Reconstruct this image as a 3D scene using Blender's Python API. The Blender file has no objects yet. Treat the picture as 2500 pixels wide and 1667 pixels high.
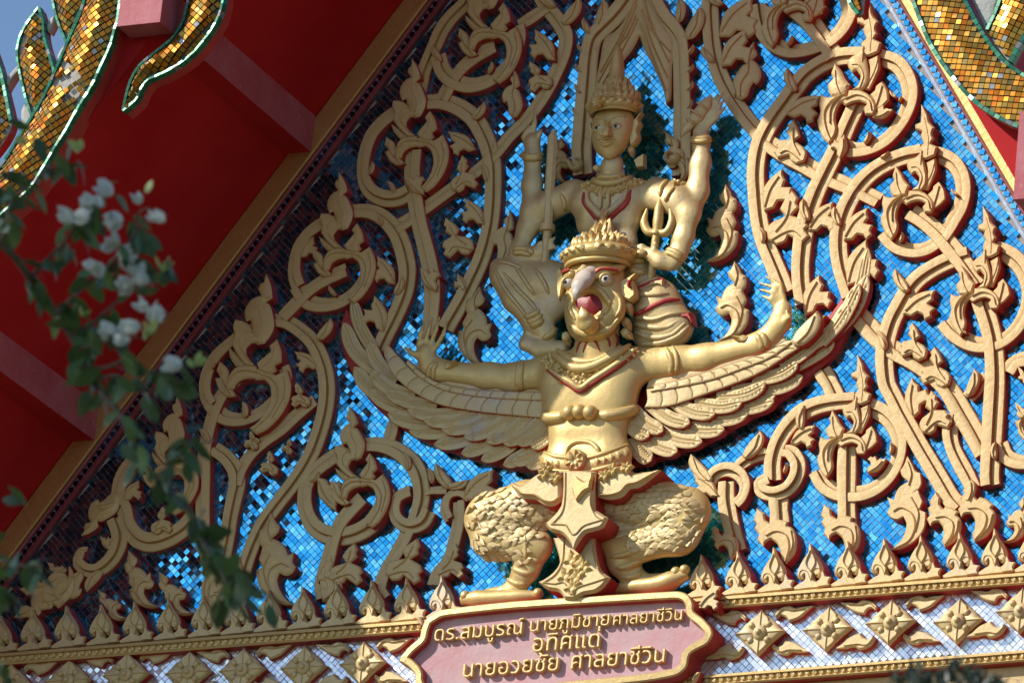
import bpy, math, random
import numpy as np
from mathutils import Vector, Matrix
from mathutils.geometry import tessellate_polygon
random.seed(7); RNG = np.random.default_rng(7)
scene = bpy.context.scene
COL = scene.collection
R = math.radians

# ------------------------------------------------------------------ camera
YAW, PITCH, ROLL = R(27.4), R(20.9), R(6.0)
FPX, PPM = 16000.0, 700.0                 # focal length in photo pixels, pixels per metre at the gable
DIST = FPX / PPM
ZC = 9.0
dirv = np.array([-math.sin(YAW)*math.cos(PITCH), math.cos(YAW)*math.cos(PITCH), math.sin(PITCH)])
_r0 = np.array([math.cos(YAW), math.sin(YAW), 0.0]); _u0 = np.cross(_r0, dirv)
rightv = math.cos(ROLL)*_r0 + math.sin(ROLL)*_u0
upv = -math.sin(ROLL)*_r0 + math.cos(ROLL)*_u0
CAM = np.array([0.0, 0.0, ZC]) - DIST*dirv
cam_d = bpy.data.cameras.new('camera'); cam = bpy.data.objects.new('camera', cam_d); COL.objects.link(cam)
cam_d.sensor_width = 36.0; cam_d.lens = FPX/2500.0*36.0
cam_d.clip_start = 0.5; cam_d.clip_end = 3000
m = Matrix(((rightv[0], upv[0], -dirv[0], CAM[0]), (rightv[1], upv[1], -dirv[1], CAM[1]),
            (rightv[2], upv[2], -dirv[2], CAM[2]), (0, 0, 0, 1)))
cam.matrix_world = m
cam_d.dof.use_dof = True; cam_d.dof.focus_distance = DIST - 0.15; cam_d.dof.aperture_fstop = 11.0
scene.camera = cam

# ------------------------------------------------------------------ light
SUN = Vector((-1.10, -1.0, 1.0)).normalized()      # towards the sun
world = bpy.data.worlds.new('World'); scene.world = world; world.use_nodes = True
wn = world.node_tree; wn.nodes.clear()
sky = wn.nodes.new('ShaderNodeTexSky'); sky.sky_type = 'NISHITA'; sky.sun_disc = False
sky.sun_elevation = math.asin(SUN.z); sky.sun_rotation = math.atan2(SUN.x, SUN.y)
sky.air_density = 1.0; sky.dust_density = 0.2; sky.ozone_density = 3.0
bg = wn.nodes.new('ShaderNodeBackground'); bg.inputs[1].default_value = 0.115
wo = wn.nodes.new('ShaderNodeOutputWorld')
wn.links.new(sky.outputs[0], bg.inputs[0]); wn.links.new(bg.outputs[0], wo.inputs[0])
sun_d = bpy.data.lights.new('sun', 'SUN'); sun_d.energy = 3.7; sun_d.angle = R(0.53); sun_d.color = (1.0, 0.95, 0.86)
sun = bpy.data.objects.new('sun', sun_d); COL.objects.link(sun)
sun.rotation_euler = SUN.to_track_quat('Z', 'Y').to_euler(); sun.location = (-8, -10, 24)
vs = scene.view_settings
vs.view_transform = 'Standard'; vs.look = 'None'; vs.exposure = 0.40; vs.gamma = 1.0; vs.use_curve_mapping = False

# ------------------------------------------------------------------ helpers: from a photo pixel to a point standing h metres out of the gable wall
def ray(px, py):
    v = dirv*FPX + rightv*(px-1250.0) + upv*(833.5-py)
    return v/np.linalg.norm(v)
def W(px, py, h=0.0):
    v = ray(px, py); return CAM + v*((-h-CAM[1])/v[1])
def to_px(p):
    q = np.asarray(p, float)-CAM; z = q@dirv
    return np.array((1250+FPX*(q@rightv)/z, 833.5-FPX*(q@upv)/z))
OFF = dict(O=(0,0), A=(600,0), G=(1200,0), K=(1800,0), Q=(0,400), B=(600,400), H=(1200,400), L=(1800,400),
           D=(0,800), C=(600,800), I=(1200,800), M=(1800,800), E=(0,1167), F=(600,1167), J=(1200,1167), N=(1800,1167))
CS = 3.136
def c2p(c, pts):
    ox, oy = OFF[c]; return [(ox+x/CS, oy+y/CS) for x, y in pts]

# ------------------------------------------------------------------ objects
def link(o, parent=None):
    COL.objects.link(o)
    if parent is not None: o.parent = parent
    return o
def tag(o, label=None, cat=None, group=None, kind=None):
    if label: o['label'] = label
    if cat: o['category'] = cat
    if group: o['group'] = group
    if kind: o['kind'] = kind
    return o
ORG = {}
def thing(name, loc, label, cat, group=None):
    o = bpy.data.objects.new(name, None); o.empty_display_size = 0.05
    o.location = loc; link(o); ORG[o.name] = np.array(loc, float)
    return tag(o, label, cat, group)
def org(p):
    return ORG[p.name] if p is not None else np.zeros(3)
class MB:
    """collects faces with a material per face"""
    def __init__(s): s.v = []; s.f = []; s.m = []; s.n = 0
    def add(s, v, f, mi=0):
        v = np.asarray(v, float).reshape(-1, 3); b = s.n
        s.v.append(v); s.n += len(v)
        s.f += [tuple(int(i)+b for i in q) for q in f]
        s.m += list(mi) if hasattr(mi, '__len__') else [mi]*len(f)
    def build(s, name, mats, parent=None, smooth=None, attr=None):
        V = np.concatenate(s.v) - org(parent)
        me = bpy.data.meshes.new(name); me.from_pydata(V.tolist(), [], s.f); 
        for mm in (mats if isinstance(mats, (list, tuple)) else [mats]): me.materials.append(mm)
        me.polygons.foreach_set('material_index', np.array(s.m, dtype=np.int32))
        if smooth is not None:
            me.polygons.foreach_set('use_smooth', np.ones(len(s.f), dtype=bool))
            if smooth < 179: me.set_sharp_from_angle(angle=R(smooth))
        if attr is not None:
            at = me.attributes.new('rnd', 'FLOAT', 'FACE'); at.data.foreach_set('value', np.asarray(attr, dtype=np.float32))
        me.update()
        o = bpy.data.objects.new(name, me); link(o, parent)
        if parent is not None: ORG[o.name] = org(parent)
        return o
def copy_of(o, parent, loc=None, rot=None, scale=None):
    c = o.copy(); link(c, parent)
    if loc is not None: c.location = loc
    if rot is not None: c.rotation_euler = rot
    if scale is not None: c.scale = scale
    return c
def box(mb, x0, x1, y0, y1, z0, z1, mi=0):
    v = [(x0,y0,z0),(x1,y0,z0),(x1,y1,z0),(x0,y1,z0),(x0,y0,z1),(x1,y0,z1),(x1,y1,z1),(x0,y1,z1)]
    mb.add(v, [(0,3,2,1),(4,5,6,7),(0,1,5,4),(1,2,6,5),(2,3,7,6),(3,0,4,7)], mi)

# ------------------------------------------------------------------ materials
def mat(name):
    mt = bpy.data.materials.new(name); mt.use_nodes = True
    nt = mt.node_tree; return mt, nt, nt.nodes['Principled BSDF']
def N(nt, t, **kw):
    n = nt.nodes.new(t)
    for k, v in kw.items(): setattr(n, k, v)
    return n
def noise(nt, scale, detail=4.0, rough=0.55, vec=None):
    n = N(nt, 'ShaderNodeTexNoise'); n.inputs['Scale'].default_value = scale; n.inputs['Detail'].default_value = detail
    n.inputs['Roughness'].default_value = rough
    if vec is not None: nt.links.new(vec, n.inputs['Vector'])
    return n
def ramp(nt, src, stops):
    r = N(nt, 'ShaderNodeValToRGB'); nt.links.new(src, r.inputs[0]); e = r.color_ramp.elements
    while len(e) < len(stops): e.new(0.5)
    for k, (p, c) in enumerate(stops): e[k].position = p; e[k].color = (*c, 1) if len(c) == 3 else c
    return r
def mixc(nt, fac, a, b):
    mx = N(nt, 'ShaderNodeMix', data_type='RGBA')
    for s, v in ((0, fac), (6, a), (7, b)):
        if hasattr(v, 'links') or isinstance(v, bpy.types.NodeSocket): nt.links.new(v, mx.inputs[s])
        else: mx.inputs[s].default_value = v if s == 0 else (*v, 1)
    return mx.outputs[2]
def bump(nt, b, src, strength, dist):
    n = N(nt, 'ShaderNodeBump'); n.inputs['Strength'].default_value = strength; n.inputs['Distance'].default_value = dist
    nt.links.new(src, n.inputs['Height']); nt.links.new(n.outputs[0], b.inputs['Normal']); return n
def coords(nt):
    g = N(nt, 'ShaderNodeNewGeometry'); return g.outputs['Position']
def gold(name, c1, c2, worn, metallic=0.5, rough=0.42, cracks=True, worn_at=0.62, bmp=0.35):
    mt, nt, b = mat(name); P = coords(nt)
    n1 = noise(nt, 9, 5, 0.6, P); n2 = noise(nt, 55, 4, 0.6, P); n3 = noise(nt, 4.5, 6, 0.7, P)
    base = mixc(nt, n1.outputs[0], c1, c2)
    wr = ramp(nt, n3.outputs[0], [(worn_at, (0, 0, 0)), (worn_at+0.14, (0.75, 0.75, 0.75))])
    base = mixc(nt, wr.outputs[0], base, worn)
    if cracks:
        vo = N(nt, 'ShaderNodeTexVoronoi', feature='DISTANCE_TO_EDGE'); vo.inputs['Scale'].default_value = 11
        wob = N(nt, 'ShaderNodeVectorMath', operation='ADD'); wm = N(nt, 'ShaderNodeVectorMath', operation='SCALE')
        wm.inputs[3].default_value = 0.035; nt.links.new(n2.outputs[1], wm.inputs[0]); nt.links.new(P, wob.inputs[0]); nt.links.new(wm.outputs[0], wob.inputs[1])
        nt.links.new(wob.outputs[0], vo.inputs['Vector'])
        cr = ramp(nt, vo.outputs[0], [(0.0, (0.6, 0.6, 0.6)), (0.011, (0, 0, 0))])
        gate = ramp(nt, n1.outputs[0], [(0.52, (0, 0, 0)), (0.60, (1, 1, 1))])
        mul = N(nt, 'ShaderNodeMath', operation='MULTIPLY'); nt.links.new(cr.outputs[0], mul.inputs[0]); nt.links.new(gate.outputs[0], mul.inputs[1])
        base = mixc(nt, mul.outputs[0], base, (0.10, 0.045, 0.025))
    nt.links.new(base, b.inputs['Base Color'])
    b.inputs['Metallic'].default_value = metallic
    rr = ramp(nt, n2.outputs[0], [(0.3, (rough-0.08,)*3), (0.7, (rough+0.12,)*3)]); nt.links.new(rr.outputs[0], b.inputs['Roughness'])
    ad = N(nt, 'ShaderNodeMath', operation='ADD'); n4 = noise(nt, 160, 3, 0.6, P)
    nt.links.new(n2.outputs[0], ad.inputs[0]); 
    sc = N(nt, 'ShaderNodeMath', operation='MULTIPLY'); sc.inputs[1].default_value = 0.35; nt.links.new(n4.outputs[0], sc.inputs[0]); nt.links.new(sc.outputs[0], ad.inputs[1])
    bump(nt, b, ad.outputs[0], bmp, 0.005)
    return mt
def paint(name, c1, c2, scale=8, rough=0.55, bmp=0.3, dist=0.004, c3=None, spec=0.4, at=(0.35, 0.65)):
    mt, nt, b = mat(name); P = coords(nt)
    n1 = noise(nt, scale, 6, 0.65, P); n2 = noise(nt, scale*7, 4, 0.6, P)
    f = ramp(nt, n1.outputs[0], [(at[0], (0, 0, 0)), (at[1], (1, 1, 1))])
    base = mixc(nt, f.outputs[0], c1, c2)
    if c3:
        f3 = ramp(nt, n2.outputs[0], [(0.62, (0, 0, 0)), (0.74, (0.8, 0.8, 0.8))]); base = mixc(nt, f3.outputs[0], base, c3)
    nt.links.new(base, b.inputs['Base Color']); b.inputs['Roughness'].default_value = rough; b.inputs['Specular IOR Level'].default_value = spec
    bump(nt, b, n2.outputs[0], bmp, dist); return mt
def glass_tile(name, stops, metallic=1.0, rough=0.06, obj_random=False):
    mt, nt, b = mat(name)
    if obj_random: src = N(nt, 'ShaderNodeObjectInfo').outputs['Random']
    else:
        at = N(nt, 'ShaderNodeAttribute'); at.attribute_name = 'rnd'; src = at.outputs['Fac']
    r = ramp(nt, src, stops); r.color_ramp.interpolation = 'CONSTANT' if len(stops) > 3 else 'LINEAR'
    nt.links.new(r.outputs[0], b.inputs['Base Color']); b.inputs['Metallic'].default_value = metallic
    n2 = noise(nt, 40, 3, 0.5, coords(nt)); rr = ramp(nt, n2.outputs[0], [(0.35, (rough,)*3), (0.75, (rough+0.12,)*3)])
    nt.links.new(rr.outputs[0], b.inputs['Roughness'])
    return mt
GOLD = gold('gilt_stucco', (0.67, 0.48, 0.225), (0.59, 0.40, 0.165), (0.50, 0.38, 0.31), 0.14, 0.52)
GOLDB = gold('bright_gilt', (0.70, 0.505, 0.21), (0.61, 0.42, 0.14), (0.60, 0.48, 0.35), 0.32, 0.42, worn_at=0.62, bmp=0.2)
GOLDR = gold('rail_gilt', (0.70, 0.51, 0.23), (0.64, 0.44, 0.16), (0.50, 0.36, 0.20), 0.30, 0.46, cracks=False)
PALE = gold('pale_gilt', (0.68, 0.515, 0.265), (0.60, 0.43, 0.185), (0.56, 0.47, 0.39), 0.18, 0.50, worn_at=0.56, bmp=0.25)
DEITY = gold('aged_gilt', (0.64, 0.48, 0.24), (0.56, 0.39, 0.16), (0.54, 0.44, 0.38), 0.40, 0.42, worn_at=0.56, bmp=0.2)
OCHRE = paint('ochre_recess', (0.34, 0.17, 0.05), (0.42, 0.22, 0.07), 20, 0.6)
RED = paint('red_paint', (0.38, 0.030, 0.025), (0.46, 0.050, 0.040), 14, 0.55, c3=(0.36, 0.09, 0.08))
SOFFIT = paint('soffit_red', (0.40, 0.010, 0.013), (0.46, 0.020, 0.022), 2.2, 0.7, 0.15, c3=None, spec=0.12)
BEAM = paint('beam_pink', (0.46, 0.13, 0.15), (0.40, 0.07, 0.085), 6, 0.6, 0.35, c3=(0.52, 0.22, 0.23))
MAUVE = paint('mauve_trim', (0.36, 0.10, 0.12), (0.30, 0.07, 0.08), 9, 0.6)
PLAQ = paint('plaque_pink', (0.54, 0.25, 0.26), (0.53, 0.35, 0.36), 7, 0.62, 0.5, 0.004, c3=(0.58, 0.22, 0.22), at=(0.3, 0.6))
GROUT = paint('grout', (0.30, 0.29, 0.28), (0.40, 0.38, 0.36), 30, 0.85)
CEMENT = paint('bare_cement', (0.40, 0.39, 0.36), (0.52, 0.51, 0.48), 12, 0.9, 0.6, 0.006, c3=(0.25, 0.24, 0.23))
WHITE = paint('eye_white', (0.72, 0.68, 0.58), (0.66, 0.60, 0.5), 30, 0.4, 0.1)
BLACK = paint('pupil_black', (0.015, 0.015, 0.02), (0.03, 0.03, 0.035), 30, 0.3, 0.1)
BLUE_STOPS = [(0.0, (0.04, 0.45, 0.80)), (0.5, (0.11, 0.65, 0.94)), (1.0, (0.34, 0.88, 1.0))]
BLUE = glass_tile('blue_mirror_field', BLUE_STOPS, 1.0); BLUE1 = glass_tile('blue_mirror_single', BLUE_STOPS, 1.0, obj_random=True)
SILV_STOPS = [(0.0, (0.84, 0.85, 0.87)), (0.6, (0.94, 0.94, 0.95)), (1.0, (0.97, 0.97, 0.97))]
SILV = glass_tile('silver_mirror_field', SILV_STOPS, 0.62, 0.16); SILV1 = glass_tile('silver_mirror_single', SILV_STOPS, 0.62, 0.16, obj_random=True)
AMB_STOPS = [(0.0, (0.36, 0.155, 0.016)), (0.26, (0.54, 0.20, 0.012)), (0.46, (0.27, 0.165, 0.026)), (0.62, (0.46, 0.24, 0.032)), (0.76, (0.52, 0.14, 0.008)), (0.88, (0.22, 0.15, 0.04)), (0.97, (0.3, 0.3, 0.29))]
AMBER = glass_tile('amber_mirror_field', AMB_STOPS, 0.7, 0.24); AMBER1 = glass_tile('amber_mirror_single', AMB_STOPS, 0.7, 0.24, obj_random=True)
GREEN = glass_tile('green_mirror_edging', [(0.0, (0.015, 0.14, 0.07)), (0.35, (0.02, 0.22, 0.11)), (0.66, (0.20, 0.22, 0.21)), (0.74, (0.02, 0.14, 0.08))], 0.25, 0.25)
DIAM_SHADED = glass_tile('shaded_blue_mirror', [(0.0, (0.05, 0.13, 0.30)), (1.0, (0.08, 0.22, 0.45))], 1.0, 0.08)  # blue glass with the dark reflection of the shaded side put into its colour

# ------------------------------------------------------------------ curves and reliefs
def smooth_path(pts, sub=5, closed=False, corner=62):
    P = np.asarray(pts, float); n = len(P)
    if n < 3: 
        t = np.linspace(0, 1, sub*2+1)[:, None]; return P[0]*(1-t)+P[1]*t
    T = np.zeros_like(P)
    for i in range(n):
        if not closed and (i == 0 or i == n-1):
            T[i] = (P[1]-P[0]) if i == 0 else (P[-1]-P[-2]); continue
        a, b, c = P[(i-1) % n], P[i], P[(i+1) % n]
        d1, d2 = b-a, c-b; l1, l2 = np.linalg.norm(d1)+1e-9, np.linalg.norm(d2)+1e-9
        ang = math.degrees(math.acos(max(-1, min(1, (d1@d2)/(l1*l2)))))
        if closed and ang > corner: continue
        t = d1/l1+d2/l2; T[i] = t/(np.linalg.norm(t)+1e-9)*min(l1, l2)
    out = []
    for i in range(n if closed else n-1):
        p0, p1, t0, t1 = P[i], P[(i+1) % n], T[i], T[(i+1) % n]
        for k in range(sub):
            s = k/sub; s2, s3 = s*s, s*s*s
            out.append((2*s3-3*s2+1)*p0+(s3-2*s2+s)*t0+(-2*s3+3*s2)*p1+(s3-s2)*t1)
    if not closed: out.append(P[-1])
    return np.array(out)
def area2(P): return 0.5*np.sum(P[:, 0]*np.roll(P[:, 1], -1)-np.roll(P[:, 0], -1)*P[:, 1])
def inset_limits(P):
    """inward normals of a ccw polygon and how thick it is behind each vertex"""
    n = len(P); a = P-np.roll(P, 1, 0); b = np.roll(P, -1, 0)-P
    a /= np.linalg.norm(a, axis=1)[:, None]+1e-12; b /= np.linalg.norm(b, axis=1)[:, None]+1e-12
    t = a+b; t /= np.linalg.norm(t, axis=1)[:, None]+1e-9
    nr = np.stack([-t[:, 1], t[:, 0]], 1)
    Q = np.roll(P, -1, 0); E = Q-P
    th = np.full(n, 1e3)
    for i in range(n):
        w = P-P[i]; den = nr[i, 0]*E[:, 1]-nr[i, 1]*E[:, 0]
        with np.errstate(divide='ignore', invalid='ignore'):
            s = (w[:, 0]*E[:, 1]-w[:, 1]*E[:, 0])/den; u = (w[:, 0]*nr[i, 1]-w[:, 1]*nr[i, 0])/den
        ok = (s > 1e-5) & (u >= -0.01) & (u <= 1.01) & np.isfinite(s)
        ok[i] = False; ok[i-1] = False
        if ok.any(): th[i] = s[ok].min()
    return nr, th
def relief(mb, px, h1, h0=-0.01, bev=0.006, dome=0.005, sub=4, wall=1, top=0, smooth=True, corner=44):
    """a carved piece: outline given in photo pixels on its front, walls going back to the wall"""
    P = smooth_path(px, sub, True, corner) if smooth else np.asarray(px, float)
    w = np.array([W(x, y, h1) for x, y in P]); Q = w[:, [0, 2]]
    if area2(Q) < 0: Q = Q[::-1].copy()
    relief_xz(mb, Q, h1, h0, bev, dome, wall, top)
def relief_xz(mb, Q, h1, h0=-0.01, bev=0.006, dome=0.005, wall=1, top=0):
    keep = np.linalg.norm(Q-np.roll(Q, 1, 0), axis=1) > 1e-4; Q = Q[keep]
    nr, th = inset_limits(Q); n = len(Q)
    for sc in (1.0, 0.6, 0.3, 0.12, 0.0):                     # shrink the bevel until the top closes cleanly
        rings = [(Q, h0)]
        for ins, hh in ((0.0, h1-bev*0.8), (bev*0.55, h1-bev*0.2), (bev*1.4, h1+dome*0.35), (bev*2.6, h1+dome)):
            lim = np.minimum(ins, th*0.30*(ins/(bev*2.6) if ins else 0))*sc
            for _ in range(2): lim = np.minimum(lim, 0.25*np.roll(lim, 1)+0.5*lim+0.25*np.roll(lim, -1)+1e-4)
            rings.append((Q+nr*lim[:, None], hh))
        T_ = rings[-1][0]; tri = tessellate_polygon([[Vector((x, z, 0)) for x, z in T_]])
        ar = sum(abs((T_[t[1]][0]-T_[t[0]][0])*(T_[t[2]][1]-T_[t[0]][1])-(T_[t[1]][1]-T_[t[0]][1])*(T_[t[2]][0]-T_[t[0]][0]))*0.5 for t in tri)
        if abs(ar-area2(T_)) < 0.015*abs(area2(T_)) and len(tri) >= n-4: break
    V = []
    for q, hh in rings: V += [(x, -hh, z) for x, z in q]
    F = []; M_ = []
    for k in range(len(rings)-1):
        for i in range(n):
            j = (i+1) % n; F.append((k*n+i, k*n+j, (k+1)*n+j, (k+1)*n+i)); M_.append(wall if k == 0 else top)
    b = (len(rings)-1)*n
    for t in tri:
        pa, pb, pc = (rings[-1][0][i] for i in t)
        cr = (pb[0]-pa[0])*(pc[1]-pa[1])-(pb[1]-pa[1])*(pc[0]-pa[0])
        t = t if cr > 0 else t[::-1]
        F.append(tuple(b+i for i in t)); M_.append(top)
    mb.add(V, F, M_)
def frames(Q):
    t = np.gradient(Q, axis=0); t /= np.linalg.norm(t, axis=1)[:, None]+1e-12
    return t, np.stack([-t[:, 1], t[:, 0]], 1)
PROF = [(-.5, -9, 1), (-.5, .90, 0), (-.465, .985, 0), (-.22, 1.01, 0), (.02, .985, 0), (.045, .95, 2), (.085, .70, 0), (.26, .74, 0), (.45, .72, 0), (.5, .62, 1), (.5, -9, 1)]
def stem(mb, px, wpx, h=0.046, side=1, sub=6, taper=(1, 1), prof=PROF):
    """a vine: stepped band swept along a path traced in photo pixels"""
    h = h*0.86; P = smooth_path(px, sub); w3 = np.array([W(x, y, h) for x, y in P]); Q = w3[:, [0, 2]]
    t, nr = frames(Q); n = len(Q); s = np.linspace(0, 1, n)
    wid = (wpx*1.10/(PPM*0.915))*(taper[0]+(taper[1]-taper[0])*s)*(1+0.05*np.sin(s*9+px[0][0]))
    V = []; k = len(prof)
    for i in range(n):
        for u, hh, _ in prof:
            x, z = Q[i]+nr[i]*(-u*side*wid[i]); V.append((x, 0.01 if hh < -1 else -h*hh, z))
    F = []; M_ = []
    for i in range(n-1):
        for j in range(k-1):
            q = (i*k+j, i*k+j+1, (i+1)*k+j+1, (i+1)*k+j); F.append(q if side < 0 else q[::-1]); M_.append(prof[j][2] if j != 4 else 2)
    for e, rev in ((0, side > 0), ((n-1)*k, side < 0)):
        q = tuple(e+j for j in range(k)); F.append(q if not rev else q[::-1]); M_.append(1)
    mb.add(V, F, M_)
def ridge(mb, px, wpx, h, rise=0.008, sub=4, mi=0, taper=(1, .35)):
    """a raised half-round line on top of a carved piece"""
    P = smooth_path(px, sub); Q = np.array([W(x, y, h) for x, y in P])[:, [0, 2]]; t, nr = frames(Q); n = len(Q)
    s = np.linspace(0, 1, n); wid = wpx/(PPM*0.915)*(taper[0]+(taper[1]-taper[0])*s)
    pr = [(-.5, -.004), (-.4, rise*.6), (0, rise), (.4, rise*.6), (.5, -.004)]; V = []; F = []
    for i in range(n):
        for u, d in pr:
            x, z = Q[i]+nr[i]*u*wid[i]; V.append((x, -(h+d), z))
    for i in range(n-1):
        for j in range(4): F.append((i*5+j, (i+1)*5+j, (i+1)*5+j+1, i*5+j+1))
    F += [(0, 1, 2, 3, 4), tuple((n-1)*5+j for j in (4, 3, 2, 1, 0))]
    mb.add(V, F, mi)
def tube(mb, pts, rad, nseg=8, mi=0, flat=1.0, nrm=None):
    """round bar through 3-D points"""
    P = np.asarray(pts, float); n = len(P); rad = np.broadcast_to(np.asarray(rad, float), (n,))
    t = np.gradient(P, axis=0); t /= np.linalg.norm(t, axis=1)[:, None]+1e-12
    ref = np.array([0, -1.0, 0.15]); V = []; F = []
    for i in range(n):
        nn = nrm[i] if nrm is not None else ref
        b = np.cross(t[i], nn); b /= np.linalg.norm(b)+1e-9; c = np.cross(b, t[i])
        for k in range(nseg):
            a = 2*math.pi*k/nseg; V.append(P[i]+rad[i]*(b*math.cos(a)+c*math.sin(a)*flat))
    for i in range(n-1):
        for k in range(nseg):
            F.append((i*nseg+k, i*nseg+(k+1) % nseg, (i+1)*nseg+(k+1) % nseg, (i+1)*nseg+k))
    F += [tuple(range(nseg))[::-1], tuple((n-1)*nseg+k for k in range(nseg))]
    mb.add(V, F, mi)
def ball(mb, c, r, mi=0, nu=10, nv=6, sc=(1, 1, 1)):
    V = []; F = []
    for j in range(nv+1):
        th = math.pi*j/nv
        for i in range(nu):
            a = 2*math.pi*i/nu; V.append((c[0]+r*sc[0]*math.sin(th)*math.cos(a), c[1]+r*sc[1]*math.sin(th)*math.sin(a), c[2]+r*sc[2]*math.cos(th)))
    for j in range(nv):
        for i in range(nu): F.append((j*nu+i, (j+1)*nu+i, (j+1)*nu+(i+1) % nu, j*nu+(i+1) % nu))
    mb.add(V, F, mi)
def sim(src_a, src_b, dst_a, dst_b, flip=False):
    """similarity of the plane that carries a template onto its place"""
    za, zb = complex(*src_a), complex(*src_b); wa, wb = complex(*dst_a), complex(*dst_b)
    if flip: za, zb = za.conjugate(), zb.conjugate()
    k = (wb-wa)/(zb-za)
    def f(p):
        z = complex(*p); z = z.conjugate() if flip else z
        q = wa+k*(z-za); return (q.real, q.imag)
    return f, abs(k)
# templates, traced on the photograph: (outline, raised lines, root, tip), in enlarged pixels
TPL = dict(
 term=([(1272,452),(1300,492),(1322,540),(1336,596),(1300,628),(1326,640),(1352,690),(1376,762),(1368,824),(1334,890),(1290,904),(1250,866),(1240,800),(1222,756),(1196,770),(1174,706),(1196,640),(1228,606),(1262,590),(1236,552),(1244,520),(1264,500)],
       [([(1300,880),(1310,780),(1275,690),(1285,600),(1278,500)],26)], (1300,900), (1272,452)),
 kran=([(1795,155),(1826,212),(1840,250),(1872,268),(1874,335),(1852,372),(1806,392),(1846,366),(1874,452),(1850,500),(1888,520),(1872,622),(1802,702),(1702,746),(1645,746),(1702,702),(1742,642),(1756,582),(1740,540),(1700,556),(1660,540),(1638,502),(1660,470),(1648,408),(1688,424),(1704,380),(1738,340),(1788,318),(1748,278),(1740,240),(1760,220)],
       [([(1672,738),(1770,690),(1812,600),(1795,520),(1730,480),(1680,500)],34),([(1800,420),(1840,520),(1810,640)],24),([(1790,340),(1812,270),(1795,190)],22)], (1680,740), (1795,155)),
 leaf3=([(1530,412),(1590,452),(1634,500),(1612,545),(1650,552),(1696,560),(1734,590),(1744,650),(1702,694),(1652,690),(1624,660),(1588,694),(1560,722),(1510,694),(1524,650),(1500,636),(1512,590),(1576,552),(1524,520),(1530,490),(1512,468)],
       [([(1725,660),(1650,640),(1590,640),(1560,680)],26),([(1690,620),(1610,560),(1560,470)],20)], (1725,640), (1530,412)),
 leaf2=([(1675,265),(1742,296),(1800,356),(1814,462),(1760,456),(1734,424),(1700,428),(1680,456),(1648,424),(1658,400),(1642,368),(1692,356),(1670,326),(1678,300)],
       [([(1805,440),(1760,360),(1700,300)],22)], (1802,440), (1675,265)),
 base=([(150,228),(206,266),(216,320),(256,346),(262,320),(312,312),(392,330),(380,362),(416,376),(446,424),(454,500),(434,580),(372,650),(334,610),(328,560),(302,496),(256,464),(216,488),(204,524),(150,474),(164,430),(128,384),(146,350),(122,330)],
       [([(370,630),(395,520),(370,430),(290,405),(220,440)],34),([(410,400),(425,500),(395,600)],22)], (372,640), (150,228)),
 lobe=([(0,0),(46,40),(60,110),(44,180),(10,240),(-34,262),(-60,250),(-62,190),(-44,120),(-22,60)],
       [([(-20,240),(10,150),(2,40)],22)], (-20,256), (0,0)),
 flame4=([(1310,1020),(1350,960),(1430,930),(1480,950),(1540,935),(1625,930),(1572,980),(1532,1020),(1480,1050),(1430,1066),(1402,1030),(1362,1020),(1330,1050)],
       [([(1325,1030),(1380,970),(1450,975),(1560,955)],22)], (1310,1040), (1625,930)),
)
def piece(parent, tpl, root, tip, h=0.052, flip=False, name='leaf', mats=None, crop=None):
    if crop: root, tip = c2p(crop, [root, tip])
    o, rd, ra, rb = TPL[tpl]; f, k = sim(ra, rb, root, tip, flip)
    mb = MB(); jit = 0.0015*((abs(hash((round(root[0]), round(tip[1])))) % 7)-3); h = (h+jit)*(0.88 if h < 0.07 else 1)
    relief(mb, [f(p) for p in o], h, dome=0.004, bev=0.004)
    for r_, w_ in rd: ridge(mb, [f(p) for p in r_], w_*k*0.55, h+0.003, 0.007)
    return mb.build(name, mats or [GOLD, RED, OCHRE], parent, 40)
def vine(parent, crop, pts, w, h=0.046, side=1, taper=(1, 1), name='stem', mats=None):
    mb = MB(); stem(mb, c2p(crop, pts), w/CS, h, side, taper=taper)
    return mb.build(name, mats or [GOLD, RED, OCHRE], parent, 38)
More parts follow.
